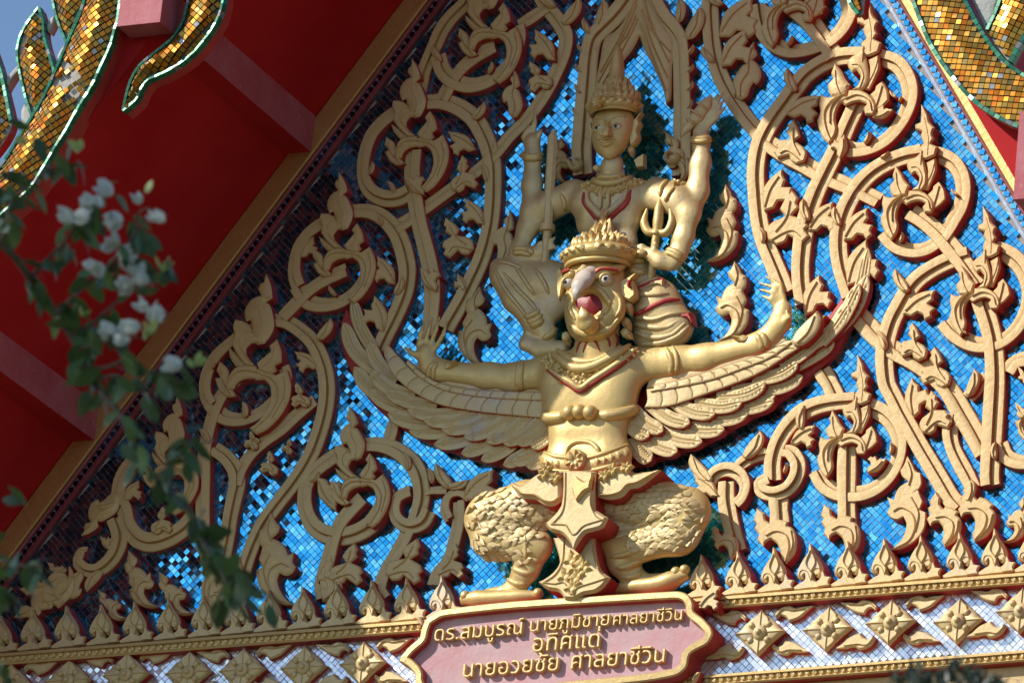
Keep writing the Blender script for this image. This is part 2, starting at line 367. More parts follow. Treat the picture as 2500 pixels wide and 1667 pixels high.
def nets(F, lo, res):
    S = F < 0; c = np.zeros(tuple(np.array(F.shape)-1), np.int8); nx, ny, nz = c.shape
    cor = [(i, j, k) for i in (0, 1) for j in (0, 1) for k in (0, 1)]
    for i, j, k in cor: c += S[i:i+nx, j:j+ny, k:k+nz]
    act = (c > 0) & (c < 8); id_ = np.full(c.shape, -1, np.int64); I = np.argwhere(act); id_[act] = np.arange(len(I))
    acc = np.zeros((len(I), 3)); cnt = np.zeros(len(I))
    for a in range(8):
        for b in range(a+1, 8):
            ca, cb = np.array(cor[a]), np.array(cor[b])
            if np.abs(ca-cb).sum() != 1: continue
            fa = F[tuple((I+ca).T)]; fb = F[tuple((I+cb).T)]; m_ = (fa < 0) != (fb < 0); t = fa/(fa-fb+1e-12)
            acc[m_] += (ca+(cb-ca)*t[:, None])[m_]; cnt[m_] += 1
    V = lo+(I+acc/cnt[:, None])*res; Fq = []
    for ax in range(3):
        o = [0, 1, 2]; o.remove(ax); sa = [slice(None)]*3; sb = [slice(None)]*3; sa[ax] = slice(0, -1); sb[ax] = slice(1, None)
        A_, B_ = S[tuple(sa)], S[tuple(sb)]; X = np.argwhere(A_ != B_)
        X = X[(X[:, o[0]] > 0) & (X[:, o[1]] > 0) & (X[:, o[0]] < F.shape[o[0]]-1) & (X[:, o[1]] < F.shape[o[1]]-1)]
        e0 = np.zeros(3, int); e0[o[0]] = 1; e1 = np.zeros(3, int); e1[o[1]] = 1
        q = np.stack([id_[tuple((X-e0-e1).T)], id_[tuple((X-e1).T)], id_[tuple(X.T)], id_[tuple((X-e0).T)]], 1)
        fl = A_[tuple(X.T)] ^ (ax == 1); q[~fl] = q[~fl][:, ::-1]; Fq.append(q)
    return V, np.concatenate(Fq)
# ================================================================== setting
gm = MB(); gm.add([(-400, -400, 0), (400, -400, 0), (400, 400, 0), (-400, 400, 0)], [(0, 1, 2, 3)])
GRASS = paint('lawn', (0.09, 0.10, 0.045), (0.16, 0.14, 0.09), 0.6, 0.9)
tag(gm.build('ground', GRASS), 'flat temple lawn in front of the building', kind='structure'); 

# ------------------------------------------------------------------ mirror tiles
def tiles(mb, Cn, U, V, Nr, size, tilt=0.03, thick=0.006, depth=None, jig=0.12, seed=1):
    """little mirror plates, each set by hand a little askew; arrays of centres and axes"""
    g = np.random.default_rng(seed); n = len(Cn)
    U = np.broadcast_to(U, (n, 3)); V = np.broadcast_to(V, (n, 3)); Nr = np.broadcast_to(Nr, (n, 3))
    a, b = g.normal(0, tilt, (2, n, 1)); hu = size*0.5*(1-jig*g.random((n, 1))); hv = size*0.5*(1-jig*g.random((n, 1)))
    rot = g.normal(0, 0.045, (n, 1)); U2 = U+V*rot; V2 = V-U*rot
    dp = np.full((n, 1), thick) if depth is None else depth[:, None]
    top = []; bot = []
    for su, sv in ((-1, -1), (1, -1), (1, 1), (-1, 1)):
        p = Cn+U2*hu*su+V2*hv*sv; top.append(p+Nr*(su*hu*a+sv*hv*b)); bot.append(p-Nr*dp)
    Vt = np.stack(top+bot, 1).reshape(-1, 3); base = (np.arange(n)*8)[:, None]
    q = np.array([(0,1,2,3),(0,4,5,1),(1,5,6,2),(2,6,7,3),(3,7,4,0)])
    Fc = (base[:, None, :]+q[None]).reshape(-1, 4)
    mb.add(Vt, Fc.tolist(), 0)
    return np.repeat(g.random(n), 5)
def inside(P, poly):
    x, y = P[:, 0], P[:, 1]; c = np.zeros(len(P), bool); n = len(poly); j = n-1
    for i in range(n):
        xi, yi = poly[i]; xj, yj = poly[j]
        k = ((yi > y) != (yj > y)) & (x < (xj-xi)*(y-yi)/(yj-yi+1e-12)+xi); c ^= k; j = i
    return c
def edge_dist(P, poly):
    poly = np.asarray(poly); d = np.full(len(P), 1e9); g = np.zeros((len(P), 2))
    for i in range(len(poly)):
        a = poly[i]; b = poly[(i+1) % len(poly)]; ab = b-a
        t = np.clip(((P-a)@ab)/(ab@ab+1e-12), 0, 1)[:, None]; q = P-(a+t*ab); dd = np.linalg.norm(q, axis=1)
        k = dd < d; d[k] = dd[k]; g[k] = q[k]/(dd[k][:, None]+1e-9)
    return d, g
def grid_pts(x0, x1, z0, z1, pitch, ang):
    c, s = math.cos(ang), math.sin(ang); r = 0.75*math.hypot(x1-x0, z1-z0)+pitch; k = int(r/pitch)+1
    i, j = np.meshgrid(np.arange(-k, k+1), np.arange(-k, k+1)); a = i.ravel()*pitch; b = j.ravel()*pitch
    P = np.stack([(x0+x1)/2+a*c-b*s, (z0+z1)/2+a*s+b*c], 1)
    return P[(P[:, 0] > x0) & (P[:, 0] < x1) & (P[:, 1] > z0) & (P[:, 1] < z1)]
def pxs(P3):
    q = P3-CAM; z = q@dirv; return np.stack([1250+FPX*(q@rightv)/z, 833.5-FPX*(q@upv)/z], 1)
def split_tiles(parent, P, h, pitch, ang, mat_field, mat_one, near, count, tilt, seed, name='tile'):
    """the tiles that show best as plates of their own, the rest as one field"""
    gap = pitch*0.945; C3 = np.stack([P[:, 0], np.full(len(P), -h), P[:, 1]], 1); px = pxs(C3)
    d = np.min([np.hypot(px[:, 0]-x, (px[:, 1]-y))/w for x, y, w in near], axis=0); order = np.argsort(d)
    one = order[:count]; rest = order[count:]
    U = np.array([math.cos(ang), 0, math.sin(ang)]); V = np.array([-math.sin(ang), 0, math.cos(ang)]); Nr = np.array([0, -1.0, 0])
    mb = MB(); at = tiles(mb, C3[rest], U, V, Nr, gap, tilt, seed=seed)
    tag(mb.build('tile_field', mat_field, parent, attr=at), kind='stuff')
    m1 = MB(); tiles(m1, np.zeros((1, 3)), U, V, Nr, gap, 0.0, seed=seed); src = m1.build(name, mat_one, None)
    o0 = org(parent); g = np.random.default_rng(seed+5)
    for k, i in enumerate(one):
        o = src if k == 0 else src.copy()
        if k: COL.objects.link(o)
        o.parent = parent; o.location = C3[i]-o0; o.rotation_euler = (g.normal(0, tilt), g.normal(0, 0.04), g.normal(0, tilt))

# ------------------------------------------------------------------ the gable: wall, mirror field, slanting borders
TL = np.array([0.704, 1.0]); TL /= np.linalg.norm(TL); NL = np.array([-TL[1], TL[0]])
TR = np.array([-0.6236, 1.0]); TR /= np.linalg.norm(TR); NR = np.array([TR[1], -TR[0]])
L0 = W(*c2p('A', [(1195, 500)])[0])[[0, 2]]
R0 = W(*c2p('K', [(1312, 120)])[0])[[0, 2]]-0.050*NR
def sl(side, s, z):
    """point of a slanting line at distance s outside the mirror field, at height z"""
    p0, t, n = (L0, TL, NL) if side < 0 else (R0, TR, NR); q = p0+n*s
    return q+t*((z-q[1])/t[1])
def meet(s):
    A_ = np.array([TL, -TR]).T; p, q = L0+NL*s, R0+NR*s; k = np.linalg.solve(A_, q-p); return p+TL*k[0]
APEX = meet(0.0)
GZ0 = 7.70
SO = {-1: 0.142, 1: 0.205}                # where each eave meets the wall
BAND = gold('border_gilt', (0.66, 0.42, 0.17), (0.58, 0.34, 0.12), (0.45, 0.27, 0.12), 0.80, 0.50, cracks=False)
gable = thing('temple_gable', (APEX[0], 0, GZ0), 'temple gable wall covered with small blue mirror tiles between slanting borders', 'gable')
mb = MB(); box_pts = [sl(-1, 0.5, GZ0-0.6), sl(1, 0.5, GZ0-0.6), meet(0.14)]
mb.add([(p[0], 0.0, p[1]) for p in box_pts]+[(p[0], 0.3, p[1]) for p in box_pts], [(0, 1, 2), (5, 4, 3), (0, 3, 4, 1), (1, 4, 5, 2), (2, 5, 3, 0)])
mb.build('wall', GROUT, gable)
PITCH_T = 0.0196
poly = [sl(-1, 0, 7.93), sl(1, 0, 7.93), sl(1, 0, 10.62), sl(-1, 0, 10.62)]
P = grid_pts(-2.6, 2.9, 7.9, 10.65, PITCH_T, R(45)); P = P[inside(P, poly)]
dq, _ = edge_dist(P, poly); P = P[dq > PITCH_T*0.3]
q = pxs(np.stack([P[:, 0], 0*P[:, 0], P[:, 1]], 1)); P = P[(q[:, 0] > -160) & (q[:, 0] < 2700) & (q[:, 1] > -160) & (q[:, 1] < 1700)]
split_tiles(gable, P, 0.007, PITCH_T, R(45), BLUE, BLUE1, [(1770, 640, 1.0), (2300, 330, 0.8), (2100, 640, 0.6)], 300, 0.036, 3)
def slope_bar(parent, side, s0, s1, h, mt, z0=7.5, z1=None, name='border_rail', bev=0.004):
    mb = MB(); z1 = z1 or 11.2
    a0, a1 = sl(side, s0, z0), sl(side, s1, z0); t, n = (TL, NL) if side < 0 else (TR, NR)
    Lg = (z1-z0)/t[1]; pr = [(0, 0.0), (0, h-bev), (bev, h), (s1-s0-bev, h), (s1-s0, h-bev), (s1-s0, 0)]
    V = []
    for k in (0, 1):
        for s, hh in pr:
            p = a0+n*s+t*Lg*k; V.append((p[0], -hh+0.001, p[1]))
    m_ = len(pr); F = [(i, i+1, m_+i+1, m_+i) for i in range(m_-1)]+[tuple(range(m_)), tuple(range(2*m_-1, m_-1, -1))]
    mb.add(V, F); return mb.build(name, mt, parent)
DKRED = paint('dark_red_rail', (0.20, 0.025, 0.03), (0.26, 0.04, 0.045), 10, 0.5)
STRIPM = glass_tile('strip_silver', [(0.0, (0.6, 0.6, 0.62)), (1.0, (0.85, 0.85, 0.86))], 0.5, 0.15)
for side in (-1, 1):
    slope_bar(gable, side, 0.0, 0.018, 0.030 if side < 0 else 0.010, DKRED if side < 0 else STRIPM, name='border_rail')
    slope_bar(gable, side, 0.018, 0.046, 0.012, STRIPM, name='border_strip')
    slope_bar(gable, side, 0.046, 0.056, 0.028, MAUVE, name='border_rail')
    slope_bar(gable, side, 0.056, SO[side], 0.040, BAND, name='border_band')
    # diamonds set on edge along the strip
    t, n = (TL, NL) if side < 0 else (TR, NR); step = 0.0275; p0 = sl(side, 0.032, 7.9)
    k = np.arange(int(3.0/t[1]/step)); Pd = p0+t*(k*step)[:, None]
    ang = math.atan2(t[1], t[0])+R(45); C3 = np.stack([Pd[:, 0], np.full(len(Pd), -0.0165), Pd[:, 1]], 1)
    px = pxs(C3); ok = (px[:, 0] > -40) & (px[:, 0] < 2540) & (px[:, 1] > -40) & (px[:, 1] < 1680); C3 = C3[ok]
    U = np.array([math.cos(ang), 0, math.sin(ang)]); V = np.array([-math.sin(ang), 0, math.cos(ang)])
    m1 = MB(); tiles(m1, np.zeros((1, 3)), U, V, np.array([0, -1.0, 0]), 0.0205, 0.0, thick=0.005); src = m1.build('diamond_tile', DIAM_SHADED if side < 0 else BLUE1, None)
    g = np.random.default_rng(9)
    for i, c in enumerate(C3):
        o = src if i == 0 else src.copy()
        if i: COL.objects.link(o)
        o.parent = gable; o.location = c-org(gable); o.rotation_euler = (g.normal(0, 0.03), 0, g.normal(0, 0.03))

# ------------------------------------------------------------------ roof eaves with purlins
for side, lab in ((-1, 'dark red painted eave sheltering the shaded half of the gable'), (1, 'dark red painted eave above the sunlit half of the gable')):
    t, n = (TL, NL) if side < 0 else (TR, NR); pb = sl(side, 0.14, 7.0)
    ev = thing('roof_eave', (pb[0], -0.5, 7.0), lab, 'eave')
    mb = MB(); V = []
    top = meet(SO[side]); tp2 = meet(SO[side]+0.10)
    for y in (-1.08, 3.0):
        for p in (sl(side, SO[side], 6.6), top, tp2, sl(side, SO[side]+0.10, 6.6)): V.append((p[0]+(0.002*side), y, p[1]))
    mb.add(V, [(0, 1, 2, 3), (7, 6, 5, 4), (0, 4, 5, 1), (1, 5, 6, 2), (2, 6, 7, 3), (3, 7, 4, 0)])
    mb.build('soffit', SOFFIT, ev)
    corners = [(759, 371), (230, 1074)] if side < 0 else []
    cw = [W(x, y, 0.04)[[0, 2]] for x, y in corners]
    if side > 0:
        q = W(2471, 478, 1.22)[[0, 2]]; cw = [q, q+(np.array([0.0, 0.0]))]; cw = cw[:1]
    else: cw.append(cw[0]+(cw[0]-cw[1]))
    for x, z in cw:
        mb = MB(); w_ = 0.16
        x0, x1 = (x-w_, x) if side < 0 else (x, x+w_)
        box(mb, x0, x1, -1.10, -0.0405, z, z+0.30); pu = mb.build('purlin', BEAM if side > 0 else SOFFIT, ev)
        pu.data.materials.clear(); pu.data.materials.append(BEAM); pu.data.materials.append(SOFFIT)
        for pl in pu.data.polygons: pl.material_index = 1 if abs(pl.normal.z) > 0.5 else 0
        mb = MB(); e = 0.004
        box(mb, x0-e, x1+e, -1.20, -1.101, z-e, z+0.30); mb.build('end_block', BEAM, pu)

# ------------------------------------------------------------------ amber mosaic bargeboards
def mosaic(parent, name, outline, h, rh, dhalf, ang, mt=AMBER, mt1=AMBER1, ones=0, near=(), thick=0.10, pitch=0.0195, bare=None, seed=1, edges=(), sub=4, corner=62, edge_w=0.012):
    P = smooth_path(outline, sub, True, corner); Q = np.array([W(x, y, h) for x, y in P])[:, [0, 2]]
    if area2(Q) < 0: Q = Q[::-1].copy()
    mb = MB(); relief_xz(mb, Q, h-0.008, h-thick, 0.003, 0.0, wall=1, top=0)
    body = mb.build(name, [GROUT if bare is None else CEMENT, RED], parent, 40)
    x0, z0 = Q.min(0); x1, z1 = Q.max(0)
    T = grid_pts(x0, x1, z0, z1, pitch, ang); T = T[inside(T, Q)]; d, gr = edge_dist(T, Q); k = d > pitch*0.42; T, d, gr = T[k], d[k], gr[k]
    g = np.random.default_rng(seed)
    if bare is not None:
        px = pxs(np.stack([T[:, 0], np.full(len(T), -h), T[:, 1]], 1)); pr = np.zeros(len(T))
        for bx, by, br, pp in bare: pr = np.maximum(pr, np.where(np.hypot(px[:, 0]-bx, px[:, 1]-by) < br, pp, 0))
        k = g.random(len(T)) > pr; T, d, gr = T[k], d[k], gr[k]
    px = pxs(np.stack([T[:, 0], np.full(len(T), -h), T[:, 1]], 1)); k = (px[:, 0] > -60) & (px[:, 0] < 2560) & (px[:, 1] > -60) & (px[:, 1] < 1700); T, d, gr, px = T[k], d[k], gr[k], px[k]
    up = rh*np.clip(d/dhalf, 0, 1.0); sl_ = np.where(d < dhalf*1.02, rh/dhalf, 0.0)[:, None]
    Nr = np.concatenate([-gr*sl_[:, :1]*1.0, -np.ones((len(T), 1))], 1)[:, [0, 2, 1]]; Nr /= np.linalg.norm(Nr, axis=1)[:, None]
    U = np.array([math.cos(ang), 0, math.sin(ang)]); U = U-Nr*(Nr@U)[:, None]; U /= np.linalg.norm(U, axis=1)[:, None]
    V = np.cross(U, Nr); V = -V if V[0][2]*math.cos(ang) < 0 else V
    C3 = np.stack([T[:, 0], -(h+up), T[:, 1]], 1)
    idx = np.arange(len(T)); sel = np.zeros(len(T), bool)
    if ones: sel[np.argsort(np.min([np.hypot(px[:, 0]-x, px[:, 1]-y) for x, y in near], axis=0))[:ones]] = True
    r = ~sel
    if r.any():
        mb = MB(); at = tiles(mb, C3[r], U[r], V[r], Nr[r], pitch*0.9, 0.05, depth=up[r]+0.008, seed=seed)
        tag(mb.build('tile_field', mt, body, attr=at), kind='stuff')
    if sel.any():
        m1 = MB(); tiles(m1, np.zeros((1, 3)), np.array([1.0, 0, 0]), np.array([0, 0, 1.0]), np.array([0, -1.0, 0]), pitch*0.9, 0.0, thick=0.014); src = m1.build('tile', mt1, None)
        for j, i in enumerate(idx[sel]):
            o = src if j == 0 else src.copy()
            if j: COL.objects.link(o)
            o.parent = body; nn = Nr[i]+np.array([g.normal(0, 0.05), 0, g.normal(0, 0.05)]); nn /= np.linalg.norm(nn); vv = V[i]-nn*(V[i]@nn); vv /= np.linalg.norm(vv); uu = np.cross(nn, vv)*-1
            Mx = Matrix(((uu[0], -nn[0], vv[0]), (uu[1], -nn[1], vv[1]), (uu[2], -nn[2], vv[2])))
            o.rotation_euler = Mx.to_euler(); o.location = C3[i]-org(parent)
    for en, (eo, ew) in enumerate(edges):       # green and silver glass edging, plate after plate
        Pe = smooth_path(eo, 8); We = np.array([W(x, y, h) for x, y in Pe])[:, [0, 2]]
        L_ = np.concatenate([[0], np.cumsum(np.linalg.norm(np.diff(We, axis=0), axis=1))]); st = 0.024; n_ = max(2, int(L_[-1]/st))
        s = (np.arange(n_)+0.5)*L_[-1]/n_; c = np.stack([np.interp(s, L_, We[:, 0]), np.interp(s, L_, We[:, 1])], 1)
        tt, nn = frames(c); C3 = np.stack([c[:, 0], np.full(n_, -(h+0.010)), c[:, 1]], 1)
        g3 = np.random.default_rng(seed*7+en); hu = 0.5*L_[-1]/n_*0.93
        mbx = MB(); a_ = []
        Vt = []
        for i in range(n_):
            u = np.array([tt[i, 0], 0, tt[i, 1]]); v = np.array([nn[i, 0], 0, nn[i, 1]]); w_ = ew*0.5; tl = g3.normal(0, 0.0008)
            q8 = [C3[i]+u*hu*a+v*w_*b+np.array([0, tl*a+0.003*abs(b-0.2), 0]) for a, b in ((-1, -1), (1, -1), (1, 1), (-1, 1))]
            q8 += [p+np.array([0, 0.03, 0]) for p in q8[:4]]
            mbx.add(q8, [(0,1,2,3),(0,4,5,1),(1,5,6,2),(2,6,7,3),(3,7,4,0)]); a_ += [g3.random()]*5
        tag(mbx.build('edging', GREEN, body, attr=a_), kind='stuff')
    return body
HB = 1.16
pb = W(150, 330, HB)
bb = thing('mosaic_bargeboard', (pb[0], -HB, pb[2]), 'cracked amber mosaic bargeboard with leaf fins standing against the sky', 'bargeboard')
low = c2p('O', [(930,-160),(920,0),(905,140),(878,240),(840,370),(780,500),(705,660),(600,830),(500,1010),(430,1120),(262,1400),(150,1520),(-10,1660),(-200,1850)])
upe = c2p('O', [(-200,1520),(0,1290),(60,1200),(150,1050),(240,910),(340,740),(430,540),(490,400),(540,280),(610,130),(650,0),(690,-160)])
mosaic(bb, 'board', low+upe, HB, 0.030, 0.062, R(38), ones=300, near=[(90, 330), (230, 110)], seed=11, edges=[(low, 0.010), (upe, 0.010)], bare=[(165, 190, 34, 0.75), (185, 235, 24, 0.55), (140, 160, 22, 0.9)], corner=80)
finl = c2p('O', [(300,60),(240,140),(172,250),(140,350),(136,450),(168,620),(200,750),(245,890)]); finr = c2p('O', [(420,560),(382,430),(342,290),(330,160),(300,60)])
mosaic(bb, 'leaf_fin', finl+c2p('O', [(345,745)])+finr[:-1], HB-0.012, 0.022, 0.05, R(52), seed=12, edges=[(finl, 0.009), (finr, 0.009)], thick=0.05, bare=[(80, 75, 26, 0.6), (60, 110, 16, 0.5)])
finl = c2p('O', [(380,-160),(405,0),(440,150),(515,340)]); finr = c2p('O', [(515,340),(600,130),(655,0),(680,-160)])
mosaic(bb, 'leaf_fin', finl+finr[1:]+c2p('O', [(540,-330)]), HB-0.012, 0.022, 0.05, R(52), seed=13, edges=[(finl, 0.009), (finr, 0.009)], thick=0.05)
finl = c2p('O', [(-60,350),(5,540),(40,700),(85,930)]); 
mosaic(bb, 'leaf_fin', finl+c2p('O', [(20,1080),(-160,1300),(-200,800)]), HB-0.012, 0.022, 0.05, R(52), seed=14, edges=[(finl, 0.012)], thick=0.05)
for pts in ([(345,215),(385,140),(420,120),(410,170),(370,250)], [(35,640),(80,560),(135,500),(150,540),(100,590),(40,690)], [(430,540),(440,420),(500,330),(520,380),(500,450)], [(160,850),(190,790),(235,850),(245,900),(170,1040)]):
    mb = MB(); relief(mb, c2p('O', pts), HB-0.03, HB-0.07, 0.004, 0.002, wall=0); mb.build('cement_web', [CEMENT], bb, 40)
tl = c2p('O', [(1725,-160),(1712,0),(1680,120),(1622,230),(1550,330),(1480,410),(1380,490),(1260,560),(1130,620),(1080,690),(1050,760),(945,855)]); tr = c2p('O', [(945,855),(975,720),(1010,610),(1080,500),(1200,400),(1320,300),(1400,180),(1430,80),(1445,0),(1450,-160)])
mosaic(bb, 'hanging_tail', tl+tr[1:], HB-0.05, 0.030, 0.040, R(50), seed=15, edges=[(tl, 0.009), (tr, 0.009)], thick=0.07)
# the sunlit side
pb = W(2420, 150, HB)
bb = thing('mosaic_bargeboard', (pb[0], -HB, pb[2]), 'amber mosaic bargeboard edged in green glass above the sunlit gable border', 'bargeboard')
low = c2p('K', [(1290,-160),(1345,0),(1385,110),(1430,230),(1490,360),(1560,470),(1640,580),(1750,710),(1860,810),(1980,890),(2100,950),(2230,1000),(2450,1070)])
upe = c2p('K', [(2500,720),(2230,600),(2080,500),(1980,400),(1900,290),(1830,170),(1740,0),(1660,-160)])
mosaic(bb, 'board', low+upe, HB, 0.010, 0.10, R(-10), ones=300, near=[(2330, 120), (2450, 240)], seed=21, edges=[(low, 0.013), (upe, 0.012)], corner=80)
finl = c2p('K', [(2030,-60),(2005,30),(1960,140),(1915,235)])
mosaic(bb, 'leaf_fin', finl+c2p('K', [(1980,370),(2085,480),(2140,380),(2210,260),(2330,60),(2250,-120)]), HB-0.012, 0.015, 0.06, R(-25), seed=22, edges=[(finl, 0.012), (c2p('K', [(2090,480),(2140,385),(2210,265),(2320,80)]), 0.014)], thick=0.05)
mb = MB(); relief(mb, c2p('K', [(1770,-60),(1830,80),(1890,220),(1930,180),(1985,20),(2000,-60)]), HB-0.035, HB-0.09, 0.004, 0.002, wall=0); mb.build('cement_web', [CEMENT], bb, 40)
finl = c2p('K', [(840,-120),(856,0),(895,70),(930,112)])
mosaic(bb, 'hanging_tail', finl+c2p('K', [(960,100),(968,0),(990,-120)]), HB-0.05, 0.012, 0.03, R(20), seed=23, edges=[(finl, 0.012)], thick=0.05)

# ------------------------------------------------------------------ cornices, frieze
def yline(x): return 1594-0.0788*x
def px_band(parent, name, prof, mats, x0=-60, x1=2570, n=14):
    """moulding along the foot of the gable: profile of (pixels below the line, metres out, material)"""
    mb = MB(); V = []; k = len(prof)
    for i in range(n+1):
        x = x0+(x1-x0)*i/n
        for dy, h, _ in prof: V.append(W(x, yline(x)+dy, max(h, 0)) if h >= 0 else (lambda p: (p[0], 0.02, p[2]))(W(x, yline(x)+dy, -h)))
    F = []; M_ = []
    for i in range(n):
        for j in range(k-1): F.append((i*k+j, i*k+j+1, (i+1)*k+j+1, (i+1)*k+j)); M_.append(prof[j][2])
    mb.add(V, F, M_); return mb.build(name, mats, parent)
pc = W(1250, yline(1250)); up_c = thing('lotus_cornice', (pc[0], 0, pc[2]), 'gilt beaded cornice topped with a row of lotus petal finials', 'cornice')
px_band(up_c, 'rail', [(0,-0.100,0),(0,0.100,0),(7,0.106,0),(9,0.092,0),(22,0.092,0),(24,0.106,0),(29,0.100,1),(29,-0.100,1)], [GOLDR, RED])
lo_c = thing('lower_cornice', (pc[0], 0, pc[2]-0.3), 'gilt beaded cornice running below the white mosaic frieze', 'cornice')
px_band(lo_c, 'rail', [(189,-0.100,0),(189,0.100,0),(195,0.106,0),(197,0.092,0),(210,0.092,0),(212,0.106,0),(217,0.100,1),(217,-0.100,1)], [GOLDR, RED])
bd = MB(); prr = [(0.0,0.0075),(0.0028,0.0062),(0.0042,0.0078),(0.0068,0.0074),(0.0086,0.0045),(0.0094,-0.004)]; V = [(0,-0.0075,0)]; F = []
for r_, hh in prr[1:]:
    for a in range(9): V.append((r_*math.cos(a*0.698), -hh, r_*math.sin(a*0.698)))
for a in range(9): F.append((0, 1+a, 1+(a+1) % 9))
for j in range(4):
    for a in range(9): F.append((1+j*9+a, 1+(j+1)*9+a, 1+(j+1)*9+(a+1) % 9, 1+j*9+(a+1) % 9))
bd.add(V, F); bead0 = bd.build('bead', GOLDR, None, 50); first = True
for par, dy, xs in ((up_c, 15.5, np.arange(-8, 2520, 17.5)), (lo_c, 203.5, np.arange(1640, 2520, 17.5))):
    for x in xs:
        if 1090 < x < 1640: continue
        o = bead0 if first else bead0.copy()
        if not first: COL.objects.link(o)
        first = False; o.parent = par; o.location = W(x, yline(x)+dy, 0.093)-org(par)
        s = random.uniform(0.92, 1.1); o.scale = (s, s, s); o.rotation_euler = (random.gauss(0, .1), random.uniform(0, 3), random.gauss(0, .1))
LOT = [(850,480),(876,545),(908,592),(938,655),(942,705),(918,742),(884,735),(874,712),(878,745),(905,772),(948,792),(950,822),(720,836),(716,812),(768,772),(800,748),(806,716),(796,742),(764,746),(744,724),(742,690),(760,640),(796,580),(830,540)]
BUD = [(938,690),(958,730),(1002,738),(986,775),(990,805),(900,812),(884,775),(918,745)]
def lotus(x, y, k, sk):
    def f(p): return (x+(p[0]-850)/CS*k, y+(p[1]-480)/CS*k+sk*(p[0]-850)/CS*k)
    mb = MB(); relief(mb, [f(p) for p in LOT], 0.070, dome=0.012, corner=50)
    ridge(mb, [f(p) for p in [(905,740),(925,705),(905,670),(868,690),(850,760)]], 14*k/CS, 0.078, 0.007); ridge(mb, [f(p) for p in [(790,740),(766,715),(780,680),(822,690),(850,760)]], 14*k/CS, 0.078, 0.007)
    ridge(mb, [f(p) for p in [(850,690),(882,620),(852,530)]], 13*k/CS, 0.082, 0.006); ridge(mb, [f(p) for p in [(850,690),(812,630),(846,530)]], 13*k/CS, 0.082, 0.006)
    mb.build('lotus_petal', [PALE, RED], up_c, 40)
    mb = MB(); relief(mb, [f(p) for p in BUD], 0.082, dome=0.006); mb.build('bud_leaf', [PALE, RED], up_c, 40)
lx = [(c2p('N', [(x, y)])[0]) for x, y in [(-270,585),(10,560),(285,530),(565,500),(850,480),(1130,460),(1410,435),(1705,415),(1975,385),(2255,362)]]
lx += c2p('E', [(-245,1065),(10,1050),(255,1000),(515,975),(780,965),(1035,945),(1295,925),(1560,900)])+c2p('F', [(-70,870),(180,850),(440,830),(700,800),(970,780),(1235,765),(1505,745)])
for x, y in lx: lotus(x, y, (yline(x)-y+2)/((830-480)/CS) if x > 1700 else (yline(x)-y+3)/((832-480)/CS), -0.06)
# frieze
fr = thing('mosaic_frieze', (pc[0], 0, pc[2]-0.2), 'white mirror mosaic frieze between the two beaded cornices', 'frieze')
a_, b_, c_, d_ = W(-80, yline(-80)+24, .05), W(2590, yline(2590)+24, .05), W(2590, yline(2590)+200, .05), W(-80, yline(-80)+200, .05)
mb = MB(); mb.add([a_, b_, c_, d_], [(3, 2, 1, 0)]); mb.build('panel', GROUT, fr)
poly = np.array([W(-60, yline(-60)+30, .055)[[0, 2]], W(2570, yline(2570)+30, .055)[[0, 2]], W(2570, yline(2570)+192, .055)[[0, 2]], W(-60, yline(-60)+192, .055)[[0, 2]]])
P = grid_pts(-2.4, 2.4, 7.5, 8.3, 0.0196, R(47)); P = P[inside(P, poly)]; q = pxs(np.stack([P[:, 0], 0*P[:, 0]-.055, P[:, 1]], 1)); k = (q[:, 1] < 1690) & (q[:, 0] > -20) & (q[:, 0] < 2520) & ((q[:, 0] < 1080) | (q[:, 0] > 1620)); P = P[k]
split_tiles(fr, P, 0.057, 0.0196, R(47), SILV, SILV1, [(1990, 1540, 1.0), (2250, 1510, 1.0), (2420, 1500, 1.0)], 300, 0.05, 6)
# temple body below, so that the gable stands on something
body = thing('temple_wall', (0.3, 0, 0), 'plain mauve temple wall below the gable foot', 'wall')
zb = W(1250, yline(1250)+225, 0)[2]
mb = MB(); box(mb, -2.6, 3.3, 0.03, 3.0, 0, zb+0.3); mb.build('masonry', MAUVE, body)
mb = MB(); relief(mb, [(1640, yline(1640)+222), (2600, yline(2600)+222), (2600, yline(2600)+330), (1640, yline(1640)+330)], 0.06, 0.0, smooth=False, wall=0); mb.build('carved_band', [GOLD], body)

